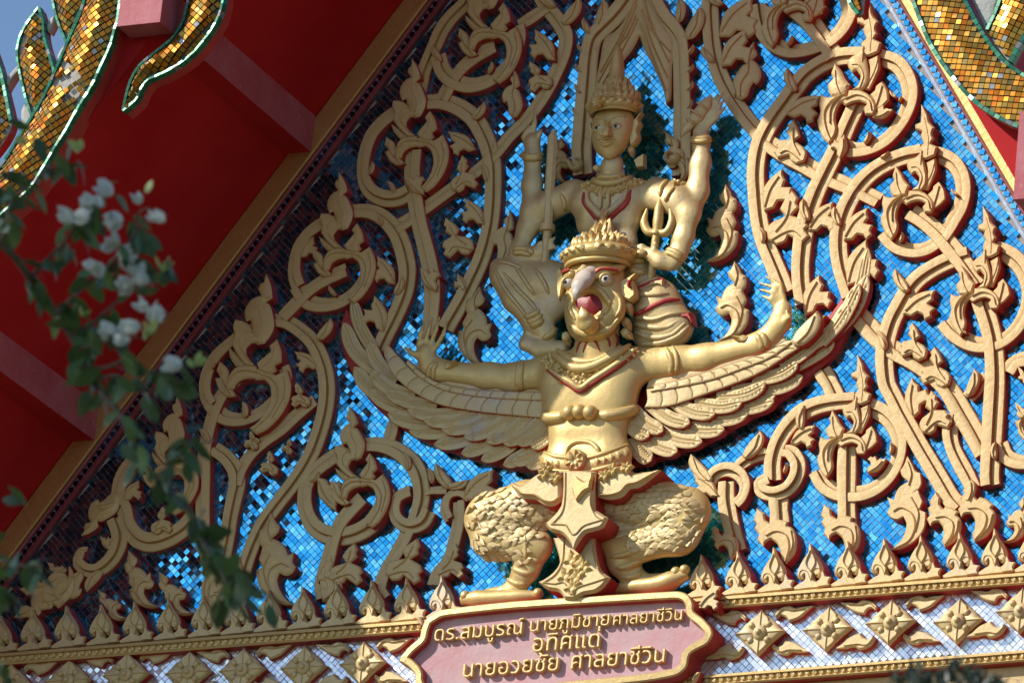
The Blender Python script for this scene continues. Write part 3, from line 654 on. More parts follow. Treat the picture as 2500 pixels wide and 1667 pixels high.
ORD = ['first', 'second', 'third', 'fourth', 'fifth', 'sixth', 'seventh']
def rosette(x, y, big, shade, nth):
    p = W(x, y, 0.055)
    t = thing('rosette', tuple(p), ('gilt rosette with four flame curls, %s from the plaque on the %s white frieze' if big else 'plain gilt rosette without curls, %s from the plaque on the %s white frieze') % (ORD[nth], 'shaded' if shade else 'sunlit'), 'rosette', 'shaded frieze rosettes' if shade else 'sunlit frieze rosettes')
    ux, uy = np.array([62, -4.5]), np.array([5.5, -57.0])
    if shade: ux, uy = ux*0.93, uy*0.95
    h = 0.098 if big else 0.082; c = np.array([x, y])
    def L(u, v): return tuple(c+ux*u+uy*v)
    mb = MB(); relief(mb, [*[L(sx*u, sy*v) for (sx, sy, q_) in ((1,1,0),(-1,1,1),(-1,-1,0),(1,-1,1)) for (u, v) in ([(1.0,0),(.78,.17),(.66,.34),(.50,.50),(.34,.66),(.17,.78)] if not q_ else [(0,1.0),(.17,.78),(.34,.66),(.50,.50),(.66,.34),(.78,.17)])]], h, corner=40, dome=0.004); mb.build('backing', [PALE, RED], t, 40)
    for k in range(4):
        ca, sa = [(1,0),(0,1),(-1,0),(0,-1)][k]
        def Pl(r, s): return L(ca*r-sa*s, sa*r+ca*s)
        mb = MB(); relief(mb, [Pl(.97,0), Pl(.80,.15), Pl(.58,.34), Pl(.36,.34), Pl(.14,0), Pl(.36,-.34), Pl(.58,-.34), Pl(.80,-.15)], h+0.005, h-0.01, dome=0.005, wall=0, corner=70); ridge(mb, [Pl(.25,0), Pl(.6,0), Pl(.88,0)], 4, h+0.009, 0.005); mb.build('petal', [PALE], t, 40)
    for k in range(4):
        ca, sa = [(.71,.71),(-.71,.71),(-.71,-.71),(.71,-.71)][k]
        def Pd_(r, q_): return L(ca*r-sa*q_, sa*r+ca*q_)
        mb = MB(); a = R(45+90*k); q = W(*L(.46*math.cos(a), .46*math.sin(a)), h+0.006); ball(mb, q, 0.013, 0, 8, 5); mb.build('bead', [PALE], t, 60)
    mb = MB(); q = W(*L(0, 0), h+0.012); ball(mb, q, 0.026, 0, 12, 6, (1, .45, 1)); ball(mb, q+np.array([0, -0.010, 0]), 0.012, 0, 10, 5); mb.build('centre_boss', [PALE], t, 60)
    if big:
        for (sx, sy) in ((1, 1), (-1, 1), (-1, -1), (1, -1)):
            piece(t, 'flame4', L(.52*sx, .58*sy), L(2.05*sx, .98*sy), 0.080, flip=(sx*sy < 0), name='flame_curl', mats=[PALE, RED, OCHRE])
for i, (x, y) in enumerate(c2p('N', [(170,1180),(690,1150),(1170,1100),(1690,1090),(2170,1010)])): rosette(x, y, i % 2 == 0, False, i)
for i, (x, y) in enumerate([(22, 1672), (165, 1660), (306, 1645), (459, 1640), (590, 1634), (740, 1628), (884, 1618)]): rosette(x, y, i % 2 == 0, True, 6-i)
# ================================================================== carved scrolls
LCORE = [([(1310,1040),(1240,1045),(1180,1070),(1150,1120),(1130,1190),(1150,1222),(1190,1210),(1212,1160),(1262,1130),(1330,1122)], 0.060, 'hook'),
 ([(1075,1050),(1132,1090),(1152,1150),(1190,1220),(1216,1252),(1160,1266),(1100,1232),(1060,1162),(1092,1150),(1060,1110)], 0.052, 'leaf'),
 ([(1300,1060),(1360,1048),(1440,1075),(1506,1030),(1546,1120),(1550,1220),(1512,1330),(1440,1430),(1380,1472),(1330,1440),(1382,1380),(1422,1300),(1432,1220),(1412,1150),(1370,1118),(1318,1130)], 0.056, 'crescent'),
 ([(1410,850),(1450,920),(1462,990),(1424,1018),(1442,1050),(1400,1076),(1330,1062),(1306,1022),(1350,970),(1384,930),(1366,900)], 0.062, 'flame'),
 ([(1115,950),(1180,990),(1240,1036),(1292,1060),(1240,1070),(1180,1066),(1130,1010)], 0.046, 'leaf'),
 ([(1125,768),(1190,775),(1236,810),(1262,850),(1296,846),(1304,892),(1252,902),(1226,940),(1240,990),(1300,1040),(1240,1046),(1170,984),(1125,920),(1138,870),(1118,820)], 0.058, 'curl'),
 (TPL['term'][0], 0.054, 'flame')]
LRID = {0: [([(1320,1080),(1230,1085),(1170,1130),(1150,1200)],22)], 2: [([(1330,1085),(1430,1110),(1480,1200),(1450,1330),(1370,1440)],30),([(1500,1080),(1520,1200),(1470,1350)],18)], 3: [([(1350,1050),(1400,980),(1408,890)],22)], 5: [([(1270,1030),(1190,930),(1200,850),(1260,830)],24)], 6: TPL['term'][1], 1: [([(1180,1250),(1120,1180),(1090,1090)],16)]}
RCORE = [([(640,722),(700,745),(760,720),(810,690),(852,700),(840,760),(792,790),(760,850),(750,920),(762,990),(742,1050),(700,1106),(648,1050),(610,930),(632,860),(624,790)], 0.056, 'crescent'),
 ([(850,690),(930,690),(1000,720),(1050,780),(1062,840),(1040,882),(980,882),(962,830),(990,800),(940,780),(880,790),(830,812),(798,790),(840,740)], 0.062, 'hook'),
 ([(1110,620),(1152,690),(1162,770),(1110,822),(1060,852),(1045,780),(1008,730),(1052,690),(1060,660)], 0.052, 'leaf'),
 ([(750,480),(800,550),(822,600),(862,650),(830,722),(770,742),(720,740),(698,700),(690,650),(732,600),(718,560)], 0.060, 'flame'),
 ([(970,350),(986,440),(1006,560),(1000,640),(960,692),(880,690),(930,640),(942,580),(912,540),(880,562),(850,520),(838,470),(880,430),(930,400)], 0.060, 'curl'),
 ([(1085,420),(1092,520),(1060,600),(1012,692),(960,692),(1000,620),(1012,520),(998,460)], 0.050, 'leaf'),
 ([(975,-30),(1026,60),(1040,120),(1082,168),(1060,215),(1074,262),(1048,300),(1104,330),(1082,400),(1000,434),(958,420),(946,330),(985,296),(958,232),(972,200),(918,178),(914,138),(962,118)], 0.054, 'flame')]
RRID = {0: [([(830,720),(730,770),(670,860),(680,980),(720,1080)],30),([(790,740),(720,830),(710,950)],16)], 1: [([(830,760),(920,730),(1010,770),(1030,850)],30)], 3: [([(790,720),(760,640),(752,540)],20)], 4: [([(940,680),(970,580),(930,500),(880,500)],24),([(960,480),(968,400)],16)], 5: [([(990,670),(1050,560),(1080,460)],16)], 2: [([(1060,830),(1090,740),(1112,660)],16)], 6: [([(1020,400),(1030,250),(1000,80)],26)]}
def core(parent, right, a, T, crop, skip=()):
    a, T = c2p(crop, [a, T]) if crop else (a, T)
    src, rid, sa, sT = (RCORE, RRID, (880, 850), (985, -30)) if right else (LCORE, LRID, (1290, 1160), (1272, 452))
    f, k = sim(sa, sT, a, T)
    for i, (o, h, nm) in enumerate(src):
        if i in skip: continue
        mb = MB(); relief(mb, [f(p) for p in o], h+0.0008*i, dome=0.004, bev=0.004)
        for r_, w_ in rid.get(i, []): ridge(mb, [f(p) for p in r_], w_*k*0.6, h+0.003, 0.008)
        mb.build(nm, [GOLD, RED, OCHRE], parent, 40)
def scroll(label, crop, pt):
    p = W(*c2p(crop, [pt])[0]); return thing('scroll_ornament', tuple(p), label, 'scroll', 'carved vine scrolls on the gable')

# ---- shaded side
s = scroll('gilt vine scroll topmost in the shade, next to the pointed halo', 'A', (1750, 500))
vine(s, 'A', [(1720,-80),(1670,20),(1560,130),(1490,230),(1440,340),(1400,430),(1355,540),(1330,640),(1310,720)], 98, 0.044, -1)
vine(s, 'A', [(1462,420),(1505,540),(1580,610),(1700,645),(1830,620),(1950,540),(2040,420),(2082,300),(2070,200)], 112, 0.050, -1)
vine(s, 'A', [(1900,345),(1760,420),(1640,520),(1560,630),(1490,760)], 112, 0.047, 1)
vine(s, 'G', [(440,35),(330,110),(205,190)], 100, 0.036, 1)
core(s, False, (1850, 330), (1840, -378), 'A')
piece(s, 'lobe', (1860, 560), (1880, 470), 0.06, crop='A'); piece(s, 'lobe', (1480, 470), (1430, 340), 0.056, crop='A', flip=True)
s = scroll('long gilt vine sweeping down from the halo in the shade, with flame leaves', 'G', (300, 900))
vine(s, 'G', [(350,-60),(410,40),(505,160),(560,270),(550,390),(490,540),(420,680),(330,820),(230,940),(130,1040),(20,1175),(-140,1320),(-300,1430),(-480,1560),(-620,1660),(-740,1740)], 108, 0.040, 1)
piece(s, 'term', (165, 900), (175, 535), crop='G'); piece(s, 'leaf2', (470, 440), (330, 228), crop='G'); piece(s, 'leaf3', (450, 640), (293, 470), crop='G')
piece(s, 'lobe', (560, 190), (665, -20), crop='G'); piece(s, 'lobe', (470, 60), (360, -80), crop='G', flip=True)
piece(s, 'leaf3', (1590, 1440), (1660, 1190), crop='A', flip=True); piece(s, 'leaf2', (1740, 1130), (1545, 1010), crop='A')
s = scroll('gilt vine scroll second from the top in the shade, with a tall stem', 'B', (1400, 800))
vine(s, 'A', [(1250,800),(1380,775),(1500,772),(1620,812),(1730,892),(1800,1000),(1850,1120),(1880,1250),(1885,1400),(1880,1560),(1862,1720),(1825,1880),(1780,2010),(1720,2140),(1640,2300),(1570,2420),(1520,2510)], 115, 0.050, -1)
vine(s, 'A', [(1270,795),(1140,850),(1040,920),(960,1010),(910,1130),(888,1260),(900,1385),(960,1470),(1060,1512),(1160,1505),(1240,1465)], 108, 0.052, 1)
vine(s, 'A', [(1275,1150),(1262,1300),(1275,1450),(1292,1570),(1320,1720),(1362,1880),(1395,2020),(1412,2150),(1415,2290),(1405,2420),(1395,2570)], 122, 0.055, 1)
core(s, False, (1290, 1160), (1272, 452), 'A')
piece(s, 'lobe', (1745, 915), (1824, 780), 0.060, crop='A'); piece(s, 'lobe', (1140, 1470), (1080, 1390), 0.058, crop='A'); piece(s, 'lobe', (950, 1330), (965, 1235), 0.06, crop='A'); piece(s, 'leaf2', (1345, 1480), (1215, 1350), 0.062, crop='A', flip=True)
piece(s, 'leaf2', (1810, 440), (1675, 265), crop='B'); piece(s, 'leaf3', (1725, 640), (1530, 412), crop='B'); piece(s, 'leaf2', (1680, 960), (1620, 840), crop='B')
piece(s, 'leaf2', (1440, 960), (1335, 795), 0.064, crop='B', flip=True); piece(s, 'lobe', (1850, 130), (1800, 0), 0.058, crop='B')
s = scroll('gilt vine scroll third from the top in the shade, above the wing tip', 'B', (750, 1000))
vine(s, 'B', [(690,385),(820,355),(930,355),(1020,390),(1110,470),(1170,570),(1210,700),(1228,820),(1212,960),(1170,1080),(1110,1210),(1050,1330),(1010,1420)], 112, 0.050, -1)
vine(s, 'B', [(700,385),(575,445),(470,520),(395,620),(365,730),(362,840),(395,940)], 100, 0.052, 1)
vine(s, 'B', [(385,930),(470,1045),(600,1072),(730,1042),(840,960),(912,850),(935,730)], 108, 0.049, -1)
vine(s, 'B', [(760,800),(600,875),(480,955),(380,1050),(270,1165)], 110, 0.056, 1)
core(s, False, (735, 760), (712, 65), 'B')
piece(s, 'lobe', (1040, 470), (1010, 390), 0.058, crop='B'); piece(s, 'lobe', (680, 1010), (640, 930), 0.06, crop='B', flip=True); piece(s, 'leaf2', (1130, 900), (1005, 705), crop='B'); piece(s, 'leaf2', (1050, 1260), (985, 1010), crop='B', flip=False)
piece(s, 'lobe', (1150, 1000), (1190, 860), 0.058, crop='B'); piece(s, 'leaf2', (430, 700), (520, 560), 0.057, crop='B', flip=True)
s = scroll('gilt vine scroll in the shade whose long stems fan out of one foot', 'E', (1660, 850))
vine(s, 'B', [(60,1205),(180,1190),(300,1200),(400,1260),(490,1340),(550,1440),(595,1570),(612,1710),(600,1860),(565,2010),(505,2180),(425,2330),(335,2460),(225,2600),(125,2740),(55,2880),(0,3020),(-40,3150)], 104, 0.050, -1)
vine(s, 'D', [(1940,-40),(1815,55),(1720,130),(1640,210),(1585,310),(1558,420),(1568,520),(1610,590)], 100, 0.052, 1)
vine(s, 'D', [(1600,560),(1690,665),(1800,695),(1920,672),(2040,600),(2130,500),(2175,390),(2160,300)], 106, 0.049, -1)
vine(s, 'D', [(1800,385),(1690,500),(1630,620),(1590,750),(1562,870),(1548,1000),(1545,1150),(1540,1300),(1540,1450),(1548,1600),(1580,1750),(1620,1880),(1650,1990)], 112, 0.056, 1)
vine(s, 'C', [(520,545),(390,650),(260,770),(150,850),(30,960),(-50,1080),(-90,1200)], 104, 0.042, 1)
vine(s, 'D', [(1630,915),(1730,990),(1795,1090),(1805,1190),(1780,1310),(1755,1430),(1735,1570),(1705,1720),(1680,1860)], 105, 0.047, -1)
core(s, False, (1915, 430), (2036, -410), 'D')
piece(s, 'lobe', (560, 1345), (648, 1180), 0.06, crop='B'); piece(s, 'leaf2', (540, 290), (372, 182), crop='C'); piece(s, 'leaf3', (480, 580), (390, 420), crop='C'); piece(s, 'leaf3', (340, 960), (340, 850), crop='C'); piece(s, 'leaf3', (230, 1110), (185, 940), crop='C', flip=False)
piece(s, 'leaf3', (100, 870), (35, 790), crop='C'); piece(s, 'leaf3', (1960, 920), (1930, 790), crop='D'); piece(s, 'base', (1680, 1000), (1640, 760), 0.06, crop='E'); piece(s, 'base', (1620, 1010), (1830, 600), 0.058, crop='E', flip=True)
piece(s, 'lobe', (1880, 680), (1850, 560), 0.06, crop='D'); piece(s, 'lobe', (1600, 870), (1515, 770), 0.062, crop='D'); piece(s, 'lobe', (1620, 310), (1640, 260), 0.06, crop='D')
s = scroll('gilt vine scroll with a knotted loop under the shaded wing', 'F', (650, 700))
vine(s, 'C', [(790,915),(915,885),(1040,890),(1150,930),(1240,1000),(1300,1085),(1330,1185),(1335,1300),(1312,1400),(1290,1470)], 112, 0.052, -1)
vine(s, 'C', [(820,900),(715,950),(595,1025),(505,1105),(452,1200),(438,1300),(455,1410),(510,1510),(600,1570),(720,1590),(830,1565),(930,1510),(1000,1430),(1050,1330),(1060,1230)], 118, 0.049, 1)
vine(s, 'F', [(880,140),(790,235),(710,335),(662,450),(630,570),(598,690),(572,800),(585,900)], 118, 0.056, 1)
vine(s, 'C', [(1250,1235),(1155,1285),(1125,1370),(1150,1460),(1240,1512),(1340,1480),(1392,1390)], 92, 0.060, 1)
vine(s, 'F', [(1230,400),(1190,480),(1140,570),(1080,665),(1035,760),(1010,860),(1050,930)], 108, 0.046, 1)
vine(s, 'C', [(1375,1245),(1450,1235),(1540,1235)], 62, 0.044, -1)
vine(s, 'F', [(1545,310),(1512,220),(1545,125),(1640,95),(1715,140)], 72, 0.058, -1)
vine(s, 'F', [(1622,170),(1618,320),(1592,450),(1560,560),(1512,650),(1455,720),(1425,810)], 98, 0.052, 1)
core(s, False, (860, 1250), (790, 600), 'C')
piece(s, 'lobe', (1560, 1230), (1458, 1035), 0.056, crop='C', flip=True); piece(s, 'lobe', (1430, 1180), (1385, 1070), 0.054, crop='C'); piece(s, 'leaf2', (1680, 1290), (1898, 1083), 0.058, crop='C', flip=True); piece(s, 'lobe', (1560, 1230), (1700, 1160), 0.056, crop='C')
piece(s, 'leaf2', (560, 1170), (690, 1400), crop='C', flip=False); piece(s, 'leaf3', (660, 760), (830, 490), 0.058, crop='F', flip=True); piece(s, 'leaf3', (1090, 720), (1315, 455), 0.056, crop='F', flip=True); piece(s, 'leaf3', (1480, 720), (1610, 500), 0.056, crop='F', flip=True); piece(s, 'base', (590, 940), (660, 610), 0.06, crop='F'); 
piece(s, 'lobe', (1250, 1080), (1210, 960), 0.058, crop='C'); piece(s, 'lobe', (500, 1180), (560, 1100), 0.056, crop='C'); vine(s, 'C', [(1140, 690), (1110, 770), (1090, 860)], 100, 0.04, 1)
s = scroll('gilt vine scroll with long trailing leaves in the shaded corner of the gable', 'E', (900, 300))
vine(s, 'D', [(1010,1010),(950,1080),(905,1180),(900,1290),(945,1400),(965,1500),(1040,1600),(1140,1632),(1270,1600),(1390,1530),(1470,1440)], 122, 0.050, 1)
vine(s, 'E', [(865,300),(905,430),(875,560),(805,650),(720,700),(640,690),(585,630),(610,560),(650,560)], 112, 0.052, -1, taper=(1, .7))
core(s, False, (1290, 1150), (1355, 530), 'D')
piece(s, 'kran', (560, 760), (360, 640), 0.05, crop='E', flip=True); piece(s, 'leaf2', (830, 540), (770, 440), 0.05, crop='E', flip=True); piece(s, 'term', (900, 120), (620, 440), 0.05, crop='E', flip=True); piece(s, 'lobe', (880, 180), (735, 210), 0.056, crop='E', flip=True)
piece(s, 'term', (620, 720), (440, 995), 0.05, crop='E'); piece(s, 'kran', (540, 700), (105, 1065), 0.054, crop='E', flip=True); piece(s, 'leaf3', (480, 740), (150, 850), 0.056, crop='E'); piece(s, 'lobe', (760, 700), (660, 870), 0.05, crop='E'); piece(s, 'leaf3', (1170, 400), (1250, 215), 0.06, crop='E', flip=True); piece(s, 'leaf2', (960, 150), (1065, 20), 0.05, crop='E', flip=True)

# ---- sunlit side
s = scroll('gilt vine scroll topmost in the sun, cut by the hanging mosaic tail', 'K', (450, 380))
vine(s, 'K', [(150,30),(165,140),(200,240),(275,330),(400,382),(560,362),(700,300),(800,200),(850,80),(830,-30),(780,-110)], 112, 0.050, -1)
vine(s, 'K', [(440,70),(530,140),(620,250),(690,350),(740,430)], 122, 0.054, -1)
core(s, True, (420, 140), (500, -640), 'K'); piece(s, 'lobe', (390, 350), (420, 270), 0.058, crop='K'); piece(s, 'leaf2', (500, 60), (690, -60), 0.056, crop='K', flip=True); piece(s, 'term', (560, 150), (660, -60), 0.052, crop='K')
s = scroll('long gilt vine sweeping down from the halo towards the sunlit scrolls', 'G', (1900, 850))
vine(s, 'G', [(1680,-60),(1665,60),(1672,200),(1690,380),(1740,560),(1820,720),(1920,870),(2010,980),(2100,1075),(2230,1170),(2380,1250),(2540,1340),(2680,1400),(2800,1450),(2960,1530)], 112, 0.040, -1)
piece(s, 'term', (1900, 760), (2012, 320), crop='G', flip=True); piece(s, 'leaf2', (1775, 480), (1955, 222), crop='G', flip=True); piece(s, 'leaf2', (1760, 250), (2005, -30), crop='G', flip=True); piece(s, 'leaf3', (500, 1220), (430, 915), crop='K', flip=False); piece(s, 'lobe', (1690, 480), (1612, 350), 0.05, crop='G', flip=True); piece(s, 'lobe', (1760, 40), (1640, -60), 0.05, crop='G', flip=True); piece(s, 'lobe', (1870, 740), (1850, 640), 0.05, crop='G')
s = scroll('gilt vine scroll in a wide loop second from the top in the sun', 'L', (500, 700))
vine(s, 'K', [(970,420),(1080,435),(1210,480),(1285,580),(1315,700),(1295,820),(1232,945),(1130,1060),(1010,1122),(880,1140),(800,1110)], 112, 0.050, 1)
vine(s, 'K', [(1010,425),(900,418),(760,432),(640,482),(525,560),(440,660),(360,770),(280,880),(212,990),(168,1090),(142,1200),(132,1330),(140,1480),(150,1600),(170,1730),(205,1850),(258,1980),(310,2105),(355,2230)], 120, 0.052, -1)
vine(s, 'K', [(925,750),(895,820),(835,950),(780,1080),(720,1200),(655,1330),(590,1470),(540,1610),(505,1750),(485,1890),(475,2030),(480,2160),(505,2320)], 122, 0.057, -1)
core(s, True, (880, 850), (985, -30), 'K')
piece(s, 'lobe', (430, 700), (385, 520), 0.06, crop='K', flip=True); piece(s, 'leaf2', (400, 860), (645, 735), crop='K', flip=True); piece(s, 'leaf2', (1050, 900), (1190, 840), 0.055, crop='K'); piece(s, 'lobe', (980, 1100), (1010, 1000), 0.058, crop='K'); piece(s, 'lobe', (1240, 780), (1255, 735), 0.06, crop='K'); piece(s, 'lobe', (1210, 750), (1170, 690), 0.056, crop='K', flip=True); piece(s, 'leaf2', (790, 1200), (820, 1030), 0.064, crop='K')
piece(s, 'leaf2', (215, 330), (345, 40), crop='L', flip=True); piece(s, 'leaf3', (255, 560), (425, 200), crop='L', flip=True); piece(s, 'leaf2', (560, 490), (738, 290), crop='L', flip=True); piece(s, 'leaf2', (525, 1130), (632, 848), crop='L', flip=True); piece(s, 'lobe', (530, 430), (505, 265), 0.064, crop='L', flip=True); piece(s, 'lobe', (200, 600), (165, 480), 0.058, crop='L')
s = scroll('gilt vine scroll third from the top in the sun, behind the wing tip', 'L', (1300, 650))
vine(s, 'K', [(1400,1165),(1270,1190),(1130,1245),(1020,1315),(930,1405),(860,1510),(805,1630),(772,1770),(768,1900),(790,2045),(830,2170),(860,2260)], 118, 0.052, -1)
vine(s, 'L', [(1440,-95),(1570,-60),(1650,-10),(1705,80),(1722,190),(1702,310),(1640,430),(1555,560),(1440,640),(1320,655),(1200,612),(1120,520)], 110, 0.050, 1)
vine(s, 'L', [(1320,360),(1430,432),(1540,530),(1620,620),(1700,720),(1780,830),(1840,910)], 120, 0.056, -1)
core(s, True, (1340, 350), (1420, -454), 'L')
piece(s, 'leaf2', (830, 560), (1002, 335), crop='L', flip=True); piece(s, 'leaf2', (855, 900), (992, 578), crop='L', flip=True); piece(s, 'lobe', (1100, -40), (1160, -95), 0.06, crop='L'); piece(s, 'lobe', (770, 470), (745, 325), 0.06, crop='L', flip=True); piece(s, 'lobe', (1250, 600), (1260, 520), 0.058, crop='L'); piece(s, 'lobe', (1680, 240), (1640, 190), 0.058, crop='L', flip=True)
s = scroll('gilt vine scroll in the sun whose long stems fan from one foot', 'M', (1900, 1100))
vine(s, 'L', [(1760,690),(1610,735),(1480,800),(1380,870),(1310,950),(1240,1070),(1180,1185),(1140,1310),(1120,1440),(1122,1560),(1140,1680),(1185,1770),(1245,1890),(1315,2015),(1390,2150),(1470,2285),(1550,2420),(1620,2540),(1690,2620)], 116, 0.052, -1)
vine(s, 'L', [(1880,640),(2020,665),(2130,735),(2200,840),(2230,960),(2210,1100),(2130,1250),(2020,1345),(1900,1378),(1780,1362),(1660,1290),(1580,1200)], 112, 0.050, 1)
vine(s, 'L', [(880,1120),(960,1200),(1060,1310),(1180,1410),(1350,1505),(1480,1595),(1580,1685),(1645,1775),(1705,1880),(1775,2000),(1835,2110),(1885,2210)], 128, 0.044, -1)
vine(s, 'L', [(1850,1000),(1875,1080),(1915,1200),(1950,1350),(1962,1500),(1965,1640),(1958,1790),(1948,1960),(1940,2110),(1932,2230),(1925,2380),(1930,2450)], 128, 0.057, -1)
vine(s, 'M', [(1650,660),(1622,790),(1640,900),(1690,1010),(1745,1110),(1800,1220)], 100, 0.048, -1)
core(s, True, (1850, 1090), (1890, 320), 'L')
piece(s, 'lobe', (1290, 980), (1210, 800), 0.06, crop='L', flip=True); piece(s, 'leaf2', (1290, 1130), (1520, 965), crop='L', flip=True); piece(s, 'leaf3', (1430, 1470), (1345, 1212), crop='L', flip=False); piece(s, 'leaf3', (1610, 420), (1512, 140), crop='M', flip=False); piece(s, 'leaf2', (1345, 660), (1340, 380), crop='M', flip=True); piece(s, 'leaf3', (1425, 780), (1485, 478), crop='M', flip=True); piece(s, 'lobe', (1780, 520), (1815, 310), 0.05, crop='M'); vine(s, 'M', [(1910, 370), (1830, 450), (1760, 530)], 90, 0.04, -1); piece(s, 'lobe', (1770, 1330), (1790, 1155), 0.062, crop='M'); piece(s, 'lobe', (1750, 1300), (1720, 1250), 0.06, crop='L', flip=True)
piece(s, 'base', (1590, 520), (1520, 100), 0.058, crop='N'); piece(s, 'base', (1820, 480), (1790, 10), 0.060, crop='N'); piece(s, 'lobe', (1140, 160), (1060, 20), 0.06, crop='M'); piece(s, 'lobe', (1960, 1000), (1980, 870), 0.064, crop='M', flip=True); vine(s, 'M', [(2060, 330), (2120, 250), (2260, 220)], 110, 0.05, -1); core(s, True, (2260, 720), (2150, 290), 'M', skip=(4, 5)); vine(s, 'M', [(2010,880),(2060,980),(2160,1020),(2300,1020)], 100, 0.048, -1)
s = scroll('gilt vine scroll with a knotted loop under the sunlit wing', 'M', (830, 1400))
vine(s, 'M', [(890,548),(740,560),(620,582),(500,632),(410,710),(340,800),(290,900),(262,1020),(262,1160)], 112, 0.054, -1)
vine(s, 'M', [(880,560),(1000,598),(1110,650),(1192,745),(1232,860),(1222,985),(1172,1100),(1090,1190),(990,1245),(890,1262),(760,1250),(660,1190),(600,1090)], 110, 0.050, 1)
vine(s, 'M', [(834,880),(830,1000),(828,1150),(828,1300),(830,1450),(832,1560)], 118, 0.057, -1)
vine(s, 'M', [(640,320),(700,420),(745,520)], 112, 0.042, -1)
vine(s, 'M', [(230,1140),(160,1180),(180,1240),(265,1262),(375,1222),(445,1120),(452,1020),(400,940),(345,930)], 92, 0.062, 1)
vine(s, 'M', [(305,1290),(312,1380),(318,1500)], 122, 0.046, -1)
vine(s, 'I', [(2100,955),(1985,985),(1905,1035),(1860,1090)], 78, 0.046, -1)
vine(s, 'I', [(1650,1200),(1700,1110),(1800,1075),(1895,1120),(1930,1205),(1905,1290),(1860,1335)], 88, 0.060, 1)
vine(s, 'I', [(1790,1170),(1788,1300),(1810,1430),(1840,1560),(1860,1640),(1872,1700)], 106, 0.054, -1)
core(s, True, (835, 940), (930, 205), 'M')
piece(s, 'lobe', (1660, 1180), (1528, 962), 0.054, crop='I', flip=True); piece(s, 'leaf2', (1720, 1270), (1545, 1120), 0.056, crop='I'); piece(s, 'lobe', (1950, 1000), (2060, 780), 0.052, crop='I'); piece(s, 'base', (1840, 620), (1700, 360), 0.06, crop='J'); piece(s, 'leaf2', (420, 870), (600, 745), 0.05, crop='M', flip=True); piece(s, 'base', (372, 645), (150, 226), 0.058, crop='N'); piece(s, 'base', (860, 590), (665, 195), 0.058, crop='N'); piece(s, 'lobe', (470, 770), (515, 590), 0.062, crop='M', flip=True); piece(s, 'leaf2', (1010, 1100), (1140, 1000), 0.052, crop='M'); piece(s, 'lobe', (1180, 960), (1170, 870), 0.058, crop='M'); piece(s, 'lobe', (360, 1110), (370, 1030), 0.056, crop='M')

# ---- single flames
def flame(label, tpl, root, tip, crop, flip=False, h=0.05):
    root, tip = c2p(crop, [root, tip]); t = thing('flame_ornament', tuple(W(*root)), label, 'flame', 'single flames set on the mirror field'); piece(t, tpl, root, tip, h, flip, 'flame')
flame('single gilt flame curl beside the raised trident arm, pointing up', 'kran', (1680, 742), (1795, 155), 'H')
flame('single gilt flame curl above the sunlit forearm, just behind the raised hand', 'kran', (1760, 1355), (1862, 740), 'H')
flame('single gilt flame curl standing between the sunlit loop and the fanning stems', 'kran', (1215, 540), (1305, -168), 'N')
flame('single gilt flame curl cut by the edge above the sunlit lotus row', 'kran', (2050, 490), (2200, 130), 'N')
flame('single gilt flame curl in the shade above the shaded forearm', 'kran', (1790, 1540), (1792, 935), 'B', True)
flame('small gilt flame partly behind the arm that holds the sword', 'term', (1960, 760), (2022, 358), 'B', False)
flame('big gilt flame curl above the shaded lotus row, next to the knotted scroll', 'kran', (330, 965), (190, 262), 'F', True)
flame('gilt flame curl tallest of three in the shaded corner above the lotus row', 'kran', (1190, 985), (985, 550), 'E', True)
flame('gilt flame curl next to the fanning stems in the shaded corner', 'kran', (1470, 1035), (1218, 712), 'E', True)
flame('smallest gilt flame curl low in the shaded corner', 'kran', (975, 1070), (752, 853), 'E', True)

# ================================================================== halo behind the upper figure
hp = W(1545, 430); halo = thing('pointed_halo', tuple(hp), 'gilt pointed halo arch carved with flames behind the crowned figure', 'halo')
def rail(pts, w, h, side, nm='rail'): vine(halo, 'G', pts, w, h, side, name=nm)
rail([(690,1330),(680,1150),(690,1000),(705,800),(722,600),(738,420),(770,290),(850,200),(930,120),(1010,20),(1080,-90)], 130, 0.050, 1)
rail([(1440,1330),(1450,1150),(1450,1000),(1450,800),(1445,600),(1440,420),(1420,300),(1370,220),(1300,140),(1240,40),(1190,-90)], 130, 0.050, -1)
mb = MB(); relief(mb, c2p('G', [(775,800),(800,600),(830,440),(860,300),(960,220),(1050,90),(1120,-60),(1180,-60),(1250,80),(1330,200),(1395,300),(1380,500),(1370,760),(1335,800),(1320,720),(1290,630),(1220,480),(1170,385),(1130,275),(1075,380),(995,480),(930,570),(885,690),(850,760)]), 0.032, corner=50)
for a, b, c_ in (((1120,-40),(1040,180),(840,560)),((1110,40),(1000,300),(820,640)),((1120,150),(1010,380),(850,660)),((1160,-20),(1230,200),(1360,480)),((1150,80),(1230,330),(1350,600)),((1140,180),(1230,420),(1340,700)),((1100,120),(1060,240),(940,420)),((1180,140),(1260,280),(1370,400))):
    ridge(mb, c2p('G', [a, b, c_]), 9, 0.034, 0.010)
mb.build('flame_panel', [GOLD, RED, OCHRE], halo, 40)
for root, tip, fl in (((820,200),(850,-10),False),((740,260),(705,135),True),((690,400),(660,330),True),((690,560),(645,490),True),((680,720),(640,640),True),((670,890),(620,820),True),((1440,170),(1430,-20),False),((1510,300),(1590,50),False),((1510,420),(1545,340),False),((1500,560),(1545,490),False),((1500,700),(1540,620),False),((1500,840),(1530,760),False)):
    piece(halo, 'lobe', root, tip, 0.048, fl, 'flame', crop='G')
piece(halo, 'kran', (560,1400), (530,1050), 0.056, True, 'volute', crop='G'); piece(halo, 'kran', (1440,1400), (1330,1010), 0.056, False, 'volute', crop='G')
